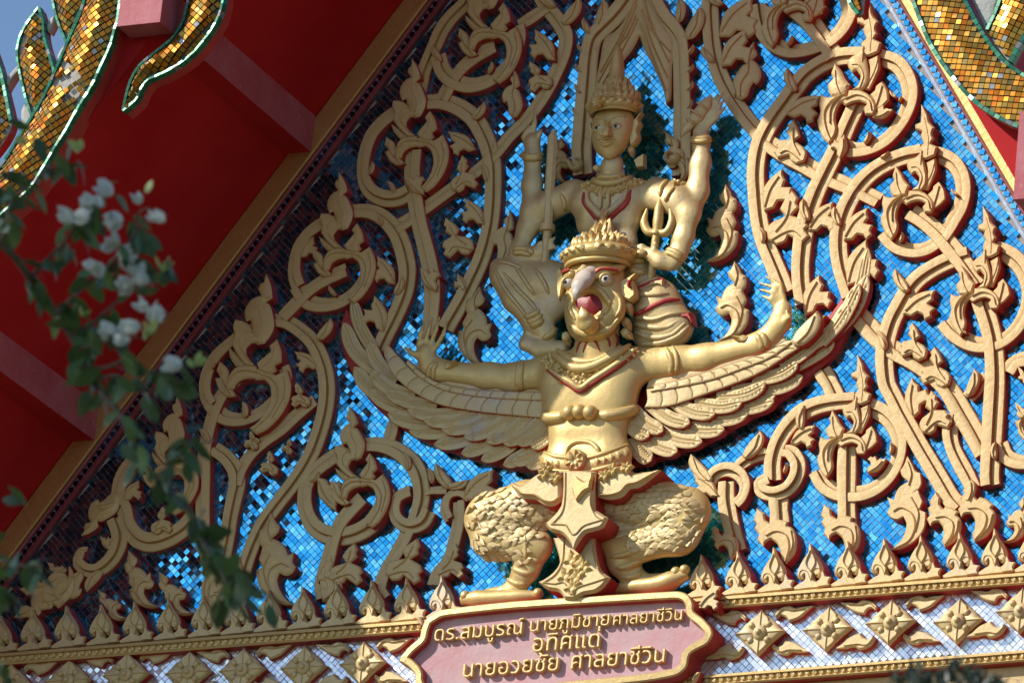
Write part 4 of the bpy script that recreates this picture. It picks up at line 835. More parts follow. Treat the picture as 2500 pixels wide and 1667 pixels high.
for cx, cy, k in ((1370, 1190, 1), (650, 1240, -1)):
    mb = MB(); ridge(mb, c2p('G', [(cx+k*(70-9*i)*math.cos(0.9*i)*0.9, cy+(70-9*i)*math.sin(0.9*i)) for i in range(7)]), 12, 0.060, 0.012); mb.build('volute', [GOLD], halo, 60)

# ================================================================== dedication plaque
HP = 0.165
PO = c2p('F', [(1420,1040),(1500,1000)])+[(1250,1466)]+c2p('J', [(1350,862),(1440,862),(1505,890),(1540,950),(1546,1012),(1620,1072),(1680,1140),(1692,1190),(1650,1262),(1560,1312),(1512,1350),(1490,1440),(1420,1502),(1300,1532),(1100,1562)])+[(1200,1698),(1080,1712),(1030,1698),(1012,1660)]+c2p('F', [(1292,1500),(1240,1440),(1170,1400),(1185,1360),(1240,1290),(1325,1215),(1338,1160),(1370,1080)])
pp = W(1355, 1660, HP); plq = thing('dedication_plaque', tuple(pp), 'pink dedication plaque with gilt frame and raised Thai lettering', 'plaque')
Pq = smooth_path(PO, 4, True, 50); Q = np.array([W(x, y, HP) for x, y in Pq])[:, [0, 2]]
if area2(Q) < 0: Q = Q[::-1].copy()
kk = np.linalg.norm(Q-np.roll(Q, 1, 0), axis=1) > 1e-4; Q = Q[kk]; nr, th = inset_limits(Q); n = len(Q)
mb = MB(); V = []; rings = [(0, 0.0), (0, HP-0.006), (0.005, HP), (0.024, HP+0.002), (0.029, HP-0.005), (0.031, HP-0.034)]
for ins, hh in rings:
    for x, z in Q+nr*ins: V.append((x, -hh, z))
F = []; M_ = []
for k in range(len(rings)-1):
    for i in range(n): F.append((k*n+i, k*n+(i+1) % n, (k+1)*n+(i+1) % n, (k+1)*n+i)); M_.append(1 if k in (0, 4) else 0)
mb.add(V, F, M_); mb.build('frame', [GOLDR, RED], plq, 40)
mb = MB(); Qi = Q+nr*0.029; tri = tessellate_polygon([[Vector((x, z, 0)) for x, z in Qi]])
mb.add([(x, -(HP-0.030), z) for x, z in Qi], [t[::-1] if ((Qi[t[1]]-Qi[t[0]])[0]*(Qi[t[2]]-Qi[t[0]])[1]-(Qi[t[1]]-Qi[t[0]])[1]*(Qi[t[2]]-Qi[t[0]])[0]) < 0 else t for t in tri]); mb.build('panel', PLAQ, plq)
def letters(txt, x0, y0, x1, y1, name='lettering'):
    """raised letters: every contour of the writing is filled and thickened on its own"""
    cu = bpy.data.curves.new(name, 'FONT'); cu.body = txt; cu.size = 0.06; cu.resolution_u = 3
    o = bpy.data.objects.new(name, cu); COL.objects.link(o); bpy.context.view_layer.update()
    cv = o.to_curve(bpy.context.evaluated_depsgraph_get()); loops = []
    for sp in cv.splines:
        bp = sp.bezier_points; n = len(bp); L_ = []
        for i in range(n):
            p0, p3 = np.array(bp[i].co), np.array(bp[(i+1) % n].co); p1, p2 = np.array(bp[i].handle_right), np.array(bp[(i+1) % n].handle_left)
            ln = np.linalg.norm(p3-p0); st = (np.linalg.norm(p1-p0)+np.linalg.norm(p2-p1)+np.linalg.norm(p3-p2)) < ln*1.02
            for k in range(1 if st else 4):
                t = k/4; L_.append((p0*(1-t)**3+3*p1*t*(1-t)**2+3*p2*t*t*(1-t)+p3*t**3)[:2])
        L_ = np.array(L_); L_ = L_[np.linalg.norm(L_-np.roll(L_, 1, 0), axis=1) > 1e-5]
        if len(L_) > 2: loops.append(L_)
    o.to_curve_clear(); bpy.data.objects.remove(o)
    X = np.concatenate(loops); lo_, hi_ = X[:, 0].min(), X[:, 0].max(); a, b = W(x0, y0, HP-0.02), W(x1, y1, HP-0.02); ex = b-a; wd = np.linalg.norm(ex); ex /= wd; k = wd/(hi_-lo_)
    loops = [(q-np.array([lo_, 0]))*k for q in loops]; A_ = np.concatenate(loops); B_ = np.concatenate([np.roll(q, -1, 0) for q in loops]); rs = 0.00125
    lo2 = np.concatenate(loops).min(0)-0.006; hi2 = np.concatenate(loops).max(0)+0.006; nx, nz = np.ceil((hi2-lo2)/rs).astype(int)
    gx, gz = np.meshgrid(lo2[0]+np.arange(nx)*rs, lo2[1]+np.arange(nz)*rs, indexing='ij'); Pg = np.stack([gx.ravel(), gz.ravel()], 1); wn_ = np.zeros(len(Pg)); ds = np.full(len(Pg), 1.0)
    for p0, p1 in zip(A_, B_):                                    # winding number and distance of every contour edge
        e = p1-p0; w = Pg-p0; t = np.clip((w@e)/(e@e+1e-12), 0, 1); q = w-t[:, None]*e; ds = np.minimum(ds, q[:, 0]**2+q[:, 1]**2)
        cr = e[0]*w[:, 1]-e[1]*w[:, 0]; wn_ += ((p0[1] <= Pg[:, 1]) & (p1[1] > Pg[:, 1]) & (cr > 0)); wn_ -= ((p0[1] > Pg[:, 1]) & (p1[1] <= Pg[:, 1]) & (cr < 0))
    sd = (np.sqrt(ds)*np.where(np.abs(wn_) > 0.5, -1, 1)-0.0006).reshape(nx, nz)
    ya = np.arange(-0.014, 0.0125, rs); Yv = np.abs(ya)[None, :, None]-0.0105; S_ = sd[:, None, :]
    r_ = 0.0022; q1 = np.maximum(S_+r_, 0); q2 = np.maximum(Yv+r_, 0); F3 = (np.sqrt(q1*q1+q2*q2)+np.minimum(np.maximum(S_+r_, Yv+r_), 0)-r_).astype(np.float32)
    V, Fq = nets(F3, np.array([lo2[0], ya[0], lo2[1]]), rs)
    mb = MB(); mb.add(a+np.outer(V[:, 0], ex)+np.stack([0*V[:, 0], V[:, 1], V[:, 2]], 1), Fq.tolist()); return mb.build(name, GOLDR, plq, 180)
letters('ดร.สมบูรณ์', 1062, 1566, 1279, 1548)
letters('นายภูมิชาย', 1296, 1543, 1489, 1527)
letters('ศาลยาชีวิน', 1499, 1527, 1667, 1514)
letters('อุทิศแด่', 1302, 1592, 1465, 1580)
letters('นายอวยชัย', 1132, 1654, 1364, 1637)
letters('ศาลยาชีวิน', 1396, 1634, 1624, 1617)
# small curl where the cornice meets the plaque
for root, tip in (((1310, 1130), (1290, 1050)),):
    piece(up_c, 'lobe', (1360, 1120), (1295, 1060), 0.15, name='corner_leaf', crop='F', mats=[PALE, RED, OCHRE])
piece(up_c, 'leaf2', (1600, 980), (1730, 850), 0.14, True, name='corner_leaf', crop='J', mats=[PALE, RED, OCHRE]); piece(lo_c, 'lobe', (1540, 1560), (1600, 1480), 0.13, True, name='corner_leaf', crop='J', mats=[PALE, RED, OCHRE])
# ================================================================== figures: one smooth body each, grown from joined limbs
HS = 0.42                                  # how flat the high relief is
def FH(h): return h*HS+0.02 if h > 0.10 else h
def Wf_(px, py, h=0.0): return W(px, py, FH(h))
YS = np.array([1, 1/0.52, 1.0])
class Body:
    def __init__(s, k=0.02): s.pr = []; s.k = k; s.neg = []
    def carve(s, pts):
        b = Body(0.012); b.chain(pts); s.neg += b.pr; return s
    def cap(s, a, ra, b, rb, k=None): s.pr.append((np.array(a, float), np.array(b, float), ra, rb, k or s.k, None)); return s
    def chain(s, pts, k=None):
        """pts: (px, py, h, radius)"""
        q = [(Wf_(p[0], p[1], p[2]), p[3]) for p in pts]
        if len(q) == 1: q = q*2
        for (a, ra), (b, rb) in zip(q[:-1], q[1:]): s.cap(a, ra, b, rb, k)
        return s
    def ell(s, px, py, h, rx, ry, rz, k=None): s.pr.append((Wf_(px, py, h), None, np.array([rx, ry, rz]), None, k or s.k, None)); return s
    @staticmethod
    def dist(p, P):
        a, b, ra, rb, k, _ = p
        if b is None:
            q = (P-a)*YS/ra; l = np.linalg.norm(q, axis=-1); return (l-1)*ra.min()*np.where(l < 1, 1, 1.0)
        ab = (b-a)*YS; q = (P-a)*YS; t = np.clip((q@ab)/(ab@ab+1e-12), 0, 1); d = q-t[..., None]*ab
        return np.sqrt((d*d).sum(-1))-(ra+t*(rb-ra))
    def f(s, P):
        F = np.full(P.shape[:-1], 1.0)
        for p in s.pr:
            d = s.dist(p, P); k = p[4]; hh = np.maximum(k-np.abs(F-d), 0)/k; F = np.minimum(F, d)-hh*hh*k*0.25
        for p in s.neg: F = np.maximum(F, -s.dist(p, P))
        return F
    def mesh(s, res):
        lo = np.min([np.minimum(p[0], p[1] if p[1] is not None else p[0])-(np.max(p[2]) if p[3] is None else max(p[2], p[3])) for p in s.pr], axis=0)-3*res
        hi = np.max([np.maximum(p[0], p[1] if p[1] is not None else p[0])+(np.max(p[2]) if p[3] is None else max(p[2], p[3])) for p in s.pr], axis=0)+3*res
        hi[1] = min(hi[1], 0.05); n = np.ceil((hi-lo)/res).astype(int)+1
        ax = [lo[i]+np.arange(n[i])*res for i in range(3)]; F = np.full(n, 1.0, np.float32)
        for p in s.pr:
            r = (np.max(p[2]) if p[3] is None else max(p[2], p[3]))+0.05; b = p[1] if p[1] is not None else p[0]
            i0 = np.maximum(0, np.floor((np.minimum(p[0], b)-r-lo)/res).astype(int)); i1 = np.minimum(n, np.ceil((np.maximum(p[0], b)+r-lo)/res).astype(int)+1)
            if (i1 <= i0).any(): continue
            sl_ = tuple(slice(a, c) for a, c in zip(i0, i1))
            P = np.stack(np.meshgrid(*[ax[i][sl_[i]] for i in range(3)], indexing='ij'), -1)
            d = s.dist(p, P); G = F[sl_]; k = p[4]; hh = np.maximum(k-np.abs(G-d), 0)/k; F[sl_] = np.minimum(G, d)-hh*hh*k*0.25
        for p in s.neg:
            P = np.stack(np.meshgrid(*ax, indexing='ij'), -1); F = np.maximum(F, -s.dist(p, P)).astype(np.float32)
        return nets(F, lo, res)
    def hits(s, pts, start=0.9):
        """front surface along the lines of sight of pixels: points and normals"""
        pts = np.asarray(pts, float); v = np.array([ray(x, y) for x, y in pts]); p = np.array([Wf_(x, y, start) for x, y in pts]); live = np.ones(len(p), bool)
        for _ in range(90):
            d = np.ones(len(p)); d[live] = s.f(p[live]); live &= d > 0.0006; live &= p[:, 1] < -0.004
            if not live.any(): break
            p[live] += v[live]*np.maximum(d[live]*0.6, 0.0012)[:, None]
        e = 0.003; g = np.stack([s.f(p+np.eye(3)[i]*e)-s.f(p-np.eye(3)[i]*e) for i in range(3)], 1); g /= np.linalg.norm(g, axis=1)[:, None]+1e-9
        miss = p[:, 1] > -0.006; g[miss] = (0, -1.0, 0); return p, g
    def hit(s, px, py):
        p, g = s.hits([(px, py)]); return p[0], g[0]
def grow(body, name, mats, parent, res, relax=1):
    V, F = body.mesh(res); mb = MB(); mb.add(V, F.tolist()); o = mb.build(name, mats, parent, 180); return o
def on(body, pts, off=0.0, sub=5):
    P = smooth_path(pts, sub); p, n_ = body.hits(P)
    return p+n_*off, n_
def cord(body, parent, pts, r, name, mt, off=0.0, flat=0.8, sub=5, taper=None):
    P, nn = on(body, pts, off, sub); mb = MB(); taper = taper or (.4, 1, 1, 1, 1, .4); rr = np.interp(np.linspace(0, 1, len(P)), np.linspace(0, 1, len(taper)), taper)*r
    tube(mb, P, rr, 8, 0, flat, nn); return mb.build(name, mt, parent, 70)
def petal3(mb, p, n_, d, L, w, th, mi=0, curl=0.0):
    """pointed scale standing on a surface at p, normal n_, pointing along d"""
    d = d-n_*(d@n_); d /= np.linalg.norm(d)+1e-9; s = np.cross(n_, d)
    pr = [(0, .55, .25), (.3, 1.0, .8), (.65, .75, 1.0), (1.0, 0.02, 0.9+curl)]
    V = []; F = []
    for t, ww, hh in pr: V += [p+d*L*t-s*w*ww*.5-n_*0.006, p+d*L*t-s*w*ww*.42+n_*th*hh*.65, p+d*L*t+n_*th*hh*1.1, p+d*L*t+s*w*ww*.42+n_*th*hh*.65, p+d*L*t+s*w*ww*.5-n_*0.006]
    for i in range(3):
        for j in range(4): F.append((i*5+j, (i+1)*5+j, (i+1)*5+j+1, i*5+j+1))
    F.append((15, 19, 18, 17, 16)); F.append((0, 1, 2, 3, 4)); mb.add(V, F, mi)
def vec_px(dx, dy):
    v = rightv*dx-upv*dy; return v/np.linalg.norm(v)
def floret(body, parent, x, y, r, name='floret', mt=None, petals=5, rot=0.0):
    p, n_ = body.hit(x, y); mb = MB()
    for k in range(petals):
        a = rot+2*math.pi*k/petals; petal3(mb, p, n_, vec_px(math.cos(a), math.sin(a)), r, r*0.8, r*0.35)
    ball(mb, p+n_*r*0.25, r*0.32, 0, 8, 5); return mb.build(name, mt or GOLDB, parent, 50)
def plate(parent, crop, pts, h, name, mats, h0=0.05, rid=(), corner=50, dome=0.01, bev=0.006):
    h, h0 = FH(h), FH(h0); mb = MB(); relief(mb, c2p(crop, pts), h, h0, bev, dome, corner=corner)
    for r_, w_ in rid: ridge(mb, c2p(crop, r_), w_/CS, h+dome*0.7, 0.008, taper=(1, 1))
    return mb.build(name, mats, parent, 40)

# ------------------------------------------------------------------ the bird figure
gp = Wf_(1400, 1450, 0.1); bird = thing('bird_guardian_statue', tuple(gp), 'gilt beaked winged guardian squatting with both arms spread, mouth open', 'statue')
GB = Body(0.03)
GB.chain([(1385,925,.19,.105),(1508,915,.19,.105)]).chain([(1390,985,.19,.102),(1490,980,.19,.102)]).chain([(1402,1055,.18,.095),(1470,1050,.18,.095)]).chain([(1392,1128,.18,.098),(1478,1120,.18,.098)])
GB.chain([(1400,950,.235,.075)]).chain([(1492,945,.235,.075)])
GB.chain([(1448,890,.22,.085),(1462,800,.28,.078)])
GB.chain([(1345,905,.17,.064),(1260,922,.15,.052),(1190,918,.15,.046),(1075,905,.16,.036),(1050,892,.16,.033),(1038,862,.17,.036)])
GB.chain([(1548,893,.17,.066),(1645,880,.15,.054),(1720,873,.15,.047),(1850,838,.16,.036),(1880,818,.16,.034),(1904,788,.17,.036),(1911,756,.18,.033)])
for b_, m_, t_ in (((1022,846),(1028,812),(1036,786)),((1037,842),(1047,804),(1055,777)),((1051,842),(1065,804),(1072,774)),((1062,850),(1083,816),(1091,784))):
    GB.chain([(*b_, .18, .0115), (*m_, .20, .0100), (*t_, .19, .006)], 0.004)
GB.chain([(1026,872,.18,.013),(1006,862,.20,.0105),(990,849,.20,.006)], 0.006)
for b_, m_, t_ in (((1896,752),(1882,730),(1858,722)),((1902,744),(1886,715),(1852,706)),((1910,742),(1893,702),(1850,690)),((1918,748),(1906,696),(1868,674))):
    GB.chain([(*b_, .19, .0115), (*m_, .21, .0100), (*t_, .21, .006)], 0.004)
GB.chain([(1908,790,.20,.014),(1926,774,.22,.011),(1920,760,.23,.007)], 0.006)
for a in ([(1398,1222,.20,.088),(1280,1232,.23,.084),(1190,1256,.24,.080)], [(1478,1222,.20,.088),(1590,1226,.23,.084),(1675,1244,.24,.082)],
          [(1190,1268,.24,.080),(1200,1310,.24,.070),(1285,1330,.22,.056)], [(1680,1262,.24,.080),(1660,1305,.23,.070),(1555,1335,.21,.056)],
          [(1275,1325,.21,.056),(1312,1335,.19,.052),(1285,1390,.17,.046),(1256,1436,.14,.036)], [(1562,1330,.21,.056),(1500,1308,.19,.054),(1520,1370,.17,.050),(1545,1408,.14,.042)],
          [(1262,1440,.14,.034),(1200,1456,.13,.026),(1148,1458,.12,.022)], [(1545,1418,.14,.034),(1600,1424,.13,.028),(1664,1402,.12,.026)]):
    GB.chain(a)
grow(GB, 'body', GOLDB, bird, 0.0062)
# smooth wrinkles at the ankles
for x, y, r_ in ((1290,1362,36),(1276,1392,32),(1262,1420,28),(1522,1350,36),(1534,1378,34),(1545,1402,28)):
    sg = 1 if x > 1400 else -1
    cord(GB, bird, [(x-r_*0.9, y+8*sg), (x, y+5), (x+r_*0.9, y-8*sg)], 0.012, 'ankle_fold', GOLDB, -0.002)
# overlapping scales on both legs, each one a piece
def leg_scales(x0, x1, y0, y1, dirx, keep):
    row = 0; y = y0; pts = []
    while y < y1:
        x = x0+(9 if row % 2 else 0)
        while x < x1:
            if keep(x, y): pts.append((x+random.uniform(-3, 3), y+random.uniform(-3, 3)))
            x += 18.5
        y += 13.2; row += 1
    for p, n_ in zip(*GB.hits(pts)):
        if p[1] > -0.035: continue
        mb = MB(); a = random.uniform(-.5, .5)+(-0.12 if dirx > 0 else 0.12)
        petal3(mb, p, n_, vec_px(dirx*math.cos(a), math.sin(a)+0.15), random.uniform(.036, .044), random.uniform(.026, .032), .0068, 0, 0.3); mb.build('leg_scale', PALE, bird, 45)
def inleg(side):
    poly = c2p('J', [(840,180),(1000,140),(1120,60),(1300,10),(1480,50),(1620,170),(1690,290),(1680,420),(1600,500),(1480,540),(1300,570),(1110,560),(1070,420),(900,350)]) if side > 0 else c2p('J', [(520,210),(400,210),(240,150),(150,110),(0,90),(-120,110),(-280,200),(-400,320),(-420,420),(-380,540),(-280,620),(-100,650),(250,640),(270,440),(430,420),(500,340)])
    pl = np.array(poly); return lambda x, y: bool(inside(np.array([[x, y]]), pl)[0])
leg_scales(1440, 1745, 1165, 1360, -1, inleg(1)); leg_scales(1055, 1380, 1185, 1385, 1, inleg(-1))
for pts in (c2p('J', [(1105,400),(1050,480),(1060,575)]), c2p('J', [(255,440),(262,540),(265,645)])): cord(GB, bird, pts, .009, 'knee_band', GOLDB, 0.002)
# feet
for sg, ctr in ((1, [(1487,1441),(1540,1432),(1610,1426),(1680,1400)]), (-1, [(1320,1452),(1270,1456),(1190,1462),(1128,1464)])):
    P = smooth_path(ctr, 5); mb = MB(); tube(mb, [Wf_(x, y, .15) for x, y in P], np.interp(np.linspace(0, 1, len(P)), [0, .3, .8, 1], [.012, .026, .034, .018]), 10); mb.build('slipper', GOLDB, bird, 70)
    mb = MB(); tube(mb, [Wf_(x, y-9, .175) for x, y in P[4:]], .008, 6); mb.build('slipper_trim', RED, bird, 70)
    for x, y in ((ctr[-1][0]-sg*8, ctr[-1][1]-10), (ctr[-1][0]-sg*30, ctr[-1][1]-4), (ctr[0][0]+sg*6, ctr[0][1]-4)):
        mb = MB(); ball(mb, Wf_(x, y, .175), .019, 0, 10, 6); mb.build('claw_knob', GOLDB, bird, 70)
# skirts and apron
plate(bird, 'I', [(150,1180),(230,1200),(330,1130),(420,1085),(545,1100),(545,1300),(525,1330),(470,1362),(400,1352),(330,1310),(230,1300),(172,1240)], .46, 'skirt', [PALE, RED], .10, [([(165,1215),(235,1270),(330,1280),(400,1320),(470,1330),(530,1290)],14)])
plate(bird, 'I', [(810,1105),(1020,1045),(1085,1110),(1298,1088),(1200,1172),(1122,1222),(1060,1232),(1000,1292),(900,1312),(808,1292)], .46, 'skirt', [PALE, RED], .10, [([(830,1280),(900,1280),(985,1255),(1040,1200),(1110,1185),(1250,1110)],14)])
plate(bird, 'J', [(470,460),(540,440),(700,430),(790,430),(800,560),(838,700),(912,760),(860,830),(800,872),(705,892),(640,928),(560,928),(520,872),(430,852),(362,800),(468,720),(520,640)], .36, 'apron', [PALE, RED], .08, [([(400,800),(490,810),(560,800),(610,890),(660,840),(780,800),(870,770)],16),([(560,470),(545,640),(490,740),(410,795)],12),([(770,470),(800,620),(830,720),(880,765)],12)])
plate(bird, 'J', [(545,-60),(690,-60),(800,-50),(790,60),(795,240),(892,300),(850,380),(722,420),(680,470),(632,548),(590,480),(540,430),(450,402),(408,345),(530,210)], .50, 'apron', [PALE, RED], .12, [([(460,355),(570,360),(590,390),(632,435),(690,380),(720,360),(850,320)],16),([(570,-40),(565,150),(545,260),(470,350)],12),([(770,-40),(760,200),(800,290),(850,320)],12)])
plate(bird, 'I', [(640,1130),(720,1180),(775,1130),(765,1230),(720,1260),(650,1330),(610,1230),(630,1190)], .54, 'apron_pendant', [GOLDB, RED], .44)
for x, y in c2p('J', [(620,620),(570,740),(650,760),(700,700),(625,830),(690,660)]):
    mb = MB(); p = Wf_(x, y, .375)
    for k in range(4):
        a = k*1.57+x; petal3(mb, p, np.array([0, -1.0, 0]), vec_px(math.cos(a), math.sin(a)), .034, .026, .012)
    mb.build('apron_floret', GOLDB, bird, 50)
for x, y in c2p('I', [(400,1120),(490,1150),(930,1090),(1040,1070),(870,1130),(420,1080)]):
    mb = MB(); p = Wf_(x, y, .49)
    for k in range(5): petal3(mb, p, np.array([0, -1.0, 0]), vec_px(math.cos(k*1.256), math.sin(k*1.256)), .026, .02, .012)
    mb.build('skirt_floret', GOLDB, bird, 50)
# belt with buckle
PB, nb = on(GB, c2p('I', [(405,1010),(480,1040),(560,1055),(660,1060),(760,1055),(860,1035),(960,1000),(1045,960)]), .004)
mb = MB(); tube(mb, PB, .026, 10, 0, .5, nb); mb.build('belt', GOLDB, bird, 60)
for pts in (c2p('I', [(405,1060),(480,1095),(640,1105),(800,1090),(960,1045),(1050,1010)]), c2p('I', [(420,960),(500,990),(600,1000),(740,1000),(860,970),(1035,905)])): cord(GB, bird, pts, .010, 'belt_edging', GOLDB, .010)
for x, y in c2p('I', [(455,1025),(500,1035),(545,1042),(800,1035),(850,1025),(900,1008),(950,990),(1000,970)]):
    p, n_ = GB.hit(x, y); mb = MB(); sg = 1 if x > 1410 else -1; petal3(mb, p+n_*.012, n_, vec_px(sg, -.2*sg), .024, .03, .010); mb.build('belt_leaf', GOLDB, bird, 45)
p, n_ = GB.hit(*c2p('I', [(660,1025)])[0]); mb = MB(); tube(mb, [p+n_*.0, p+n_*.026, p+n_*.032], [.040, .040, .034], 18); 
bk = mb.build('buckle', GOLDB, bird, 40)
for k in range(8):
    mb = MB(); a = k*math.pi/4+.2; petal3(mb, p+n_*.032+vec_px(math.cos(a), math.sin(a))*.006, n_, vec_px(math.cos(a), math.sin(a)), .028, .017, .008); mb.build('buckle_petal', GOLDB, bk, 45)
cord(GB, bird, c2p('I', [(565,980),(590,910),(660,870),(760,880),(815,930),(825,975)]), .009, 'belly_line', GOLDB, .002)
# chest cord with three beads
cord(GB, bird, c2p('I', [(380,680),(440,690),(520,685),(575,670)]), .022, 'chest_cord', GOLDB, .0); cord(GB, bird, c2p('I', [(800,665),(900,670),(1030,650),(1110,625),(1140,600)]), .022, 'chest_cord', GOLDB, .0)
for x, y in c2p('I', [(608,655),(682,648),(764,655)]):
    p, n_ = GB.hit(x, y); mb = MB(); ball(mb, p+n_*.010, .027, 0, 12, 8); mb.build('chest_bead', GOLDB, bird, 180)
# collar
for off, pts, r_ in ((.010, [(480,215),(560,270),(650,315),(760,310),(880,260),(980,205),(1060,150)], .020), (.012, [(510,190),(600,240),(690,270),(800,265),(920,215),(1000,170)], .016)):
    cord(GB, bird, c2p('I', pts), r_, 'collar', GOLDB, off)
cord(GB, bird, c2p('I', [(430,330),(520,395),(600,440),(682,490),(780,430),(900,350),(1030,260),(1130,180)]), .008, 'collar_edge', RED, .006)
cord(GB, bird, c2p('I', [(445,318),(530,378),(610,420),(684,466),(770,410),(890,335),(1020,245),(1120,168)]), .012, 'collar_rim', GOLDB, .008)
for i, (x, y) in enumerate(c2p('I', [(430,240),(450,285),(525,310),(600,350),(660,390),(715,365),(820,325),(900,280),(1000,240),(1085,190),(1150,125),(560,380),(690,430)])): floret(GB, bird, x, y, .030, 'collar_floret', GOLDB, 5, i)
# arm rings
for pts, r_ in (([(1340-70,880),(1266,905),(1264,930),(1268,950)], .012), ([(1276,880),(1272,905),(1270,930),(1274,952)], .012), ([(1625,848),(1638,875),(1640,900),(1636,915)], .012), ([(1642,845),(1652,872),(1653,898),(1648,912)], .010), ([(1060,882),(1048,905),(1048,925)], .012), ([(1068,882),(1058,905),(1058,928)], .010), ([(1846,815),(1858,836),(1862,858)], .013), ([(1858,812),(1870,832),(1874,852)], .012)):
    cord(GB, bird, pts, r_, 'arm_ring', GOLDB, .0)
for x, y in ((1085, 893), (1825, 822)):
    p, n_ = GB.hit(x, y+4); mb = MB(); sg = -1 if x > 1400 else 1; petal3(mb, p, n_, vec_px(sg, -.25), .05, .03, .016, 0, 1.0); mb.build('arm_ring_leaf', GOLDB, bird, 50)
# neck strokes
for pts in ([(650,190),(680,110),(740,100)], [(700,190),(730,110),(790,100),(830,180)], [(870,60),(900,100),(905,150)], [(950,40),(965,90),(955,150)]): cord(GB, bird, c2p('I', pts), .0045, 'neck_line', RED, .001)

# wings: feathers in rows, then the covert bands
def feather(parent, path, wpx, h, name='feather', n=24, m=9, mats=None, sh=0):
    P = smooth_path(path, 8); L_ = np.concatenate([[0], np.cumsum(np.linalg.norm(np.diff(P, axis=0), axis=1))])
    s = np.linspace(0, 1, n); X = np.stack([np.interp(s*L_[-1], L_, P[:, 0]), np.interp(s*L_[-1], L_, P[:, 1])], 1)
    Q = np.array([W(x, y, h) for x, y in X])[:, [0, 2]]; t, nr = frames(Q); w = wpx/(PPM*.915)*.5
    tp = np.clip((s-0.72)/0.28, 0, 1); wid = w*np.sqrt(np.maximum(1-tp**2.2, 0.012))*(0.85+0.15*np.minimum(s/.3, 1))
    u = np.linspace(-1, 1, m); V = []
    for i in range(n):
        V.append((Q[i, 0]-nr[i, 0]*wid[i], -(h-.035), Q[i, 1]-nr[i, 1]*wid[i]))
        for j in range(m):
            d = h+0.002*(1-u[j]**2)-0.002+sh*0.004*u[j]
            if abs(u[j]) < .12: d -= .004                                      # quill groove
            elif abs(u[j]) > .85: d -= .002
            elif j in (2, m-3) and i % 2 == 0 and 1 < i < n-2: d -= .0065      # barbs
            V.append((Q[i, 0]+nr[i, 0]*wid[i]*u[j], -d, Q[i, 1]+nr[i, 1]*wid[i]*u[j]))
        V.append((Q[i, 0]+nr[i, 0]*wid[i], -(h-.035), Q[i, 1]+nr[i, 1]*wid[i]))
    k = m+2; F = []; M_ = []
    for i in range(n-1):
        for j in range(k-1): F.append((i*k+j, (i+1)*k+j, (i+1)*k+j+1, i*k+j+1)); M_.append(1 if j in (0, k-2) else 0)
    F.append(tuple((n-1)*k+j for j in range(k))); M_.append(1)
    mb = MB(); mb.add(V, F, M_); return mb.build(name, mats or [PALE, RED], parent, 50)
def wing(label, bandlow, row1, row2, outer_h=0.052):
    w_ = bird
    n1 = len(row1)
    for i, (root, mid, tip) in enumerate(row1): feather(w_, [root, mid, tip], 36 if i else 30, outer_h+0.0022*i)
    for i, (root, mid, tip) in enumerate(row2): feather(w_, [root, mid, tip], 33, outer_h+0.022+0.0022*i)
C_ = lambda c, *p: tuple(c2p(c, p))
backL = c2p('C', [(770,-150),(720,0),(745,180),(830,390),(950,560),(1120,720),(1290,830),(1470,910),(1790,1020),(2060,1080),(2250,1105),(2300,620),(1800,560),(1300,400),(1080,150),(1000,250),(900,60)])
backR = c2p('I', [(1060,1060),(1220,1020),(1420,955),(1620,885),(1800,785),(1990,675),(2190,560),(2380,420),(2580,250),(2700,80),(2790,-120),(2870,-330),(2895,-560),(2850,-620),(2760,-400),(2600,-120),(2300,120),(1900,250),(1400,420),(1080,520)])
for bk in (backL, backR):
    mb = MB(); relief(mb, bk, .034, corner=90, dome=.002); mb.build('wing_back', [RED, RED], bird, 40)
row1L = [(C_('B',(1060,1560)), ), ]
row1L = [C_('B',(1010,1480),(870,1240),(815,1040)), C_('C',(1130,420),(840,180),(745,-40)), C_('C',(1240,560),(960,470),(828,300)), C_('C',(1420,640),(1150,600),(935,475)), C_('C',(1560,700),(1300,720),(1085,655)), C_('C',(1720,700),(1480,830),(1250,785)), C_('C',(1880,720),(1680,905),(1440,890)), C_('C',(2000,740),(1880,960),(1650,960)), C_('C',(2150,740),(2050,1000),(1800,1010)), C_('C',(2280,790),(2180,1030),(1970,1050)), C_('I',(480,820),(360,960),(150,1030)), C_('I',(520,900),(440,1010),(260,1050))]
row2L = [C_('C',(1160,400),(1020,280),(935,110)), C_('C',(1290,520),(1100,460),(950,330)), C_('C',(1460,600),(1280,570),(1070,490)), C_('C',(1620,640),(1430,660),(1235,610)), C_('C',(1760,640),(1560,730),(1360,700)), C_('C',(1890,650),(1710,790),(1500,775)), C_('C',(2020,660),(1860,830),(1670,830)), C_('C',(2140,670),(2010,860),(1840,865)), C_('C',(2260,680),(2130,880),(1970,880)), C_('I',(450,700),(330,830),(190,880)), C_('I',(480,740),(420,860),(300,910))]
def straighten(row, k0, b):
    out = []
    for i, (r_, m_, t_) in enumerate(row):
        if i >= k0:
            r_, t_ = np.array(r_), np.array(t_); d = t_-r_; nn = np.array([-d[1], d[0]])*(1 if d[0] > 0 else -1); m_ = tuple((r_+t_)/2+nn*b); r_, t_ = tuple(r_-d*.12), tuple(t_)
        out.append((r_, m_, t_))
    return out
row1L, row2L = straighten(row1L, 4, .10), straighten(row2L, 3, .10)
wing('', None, row1L, row2L)
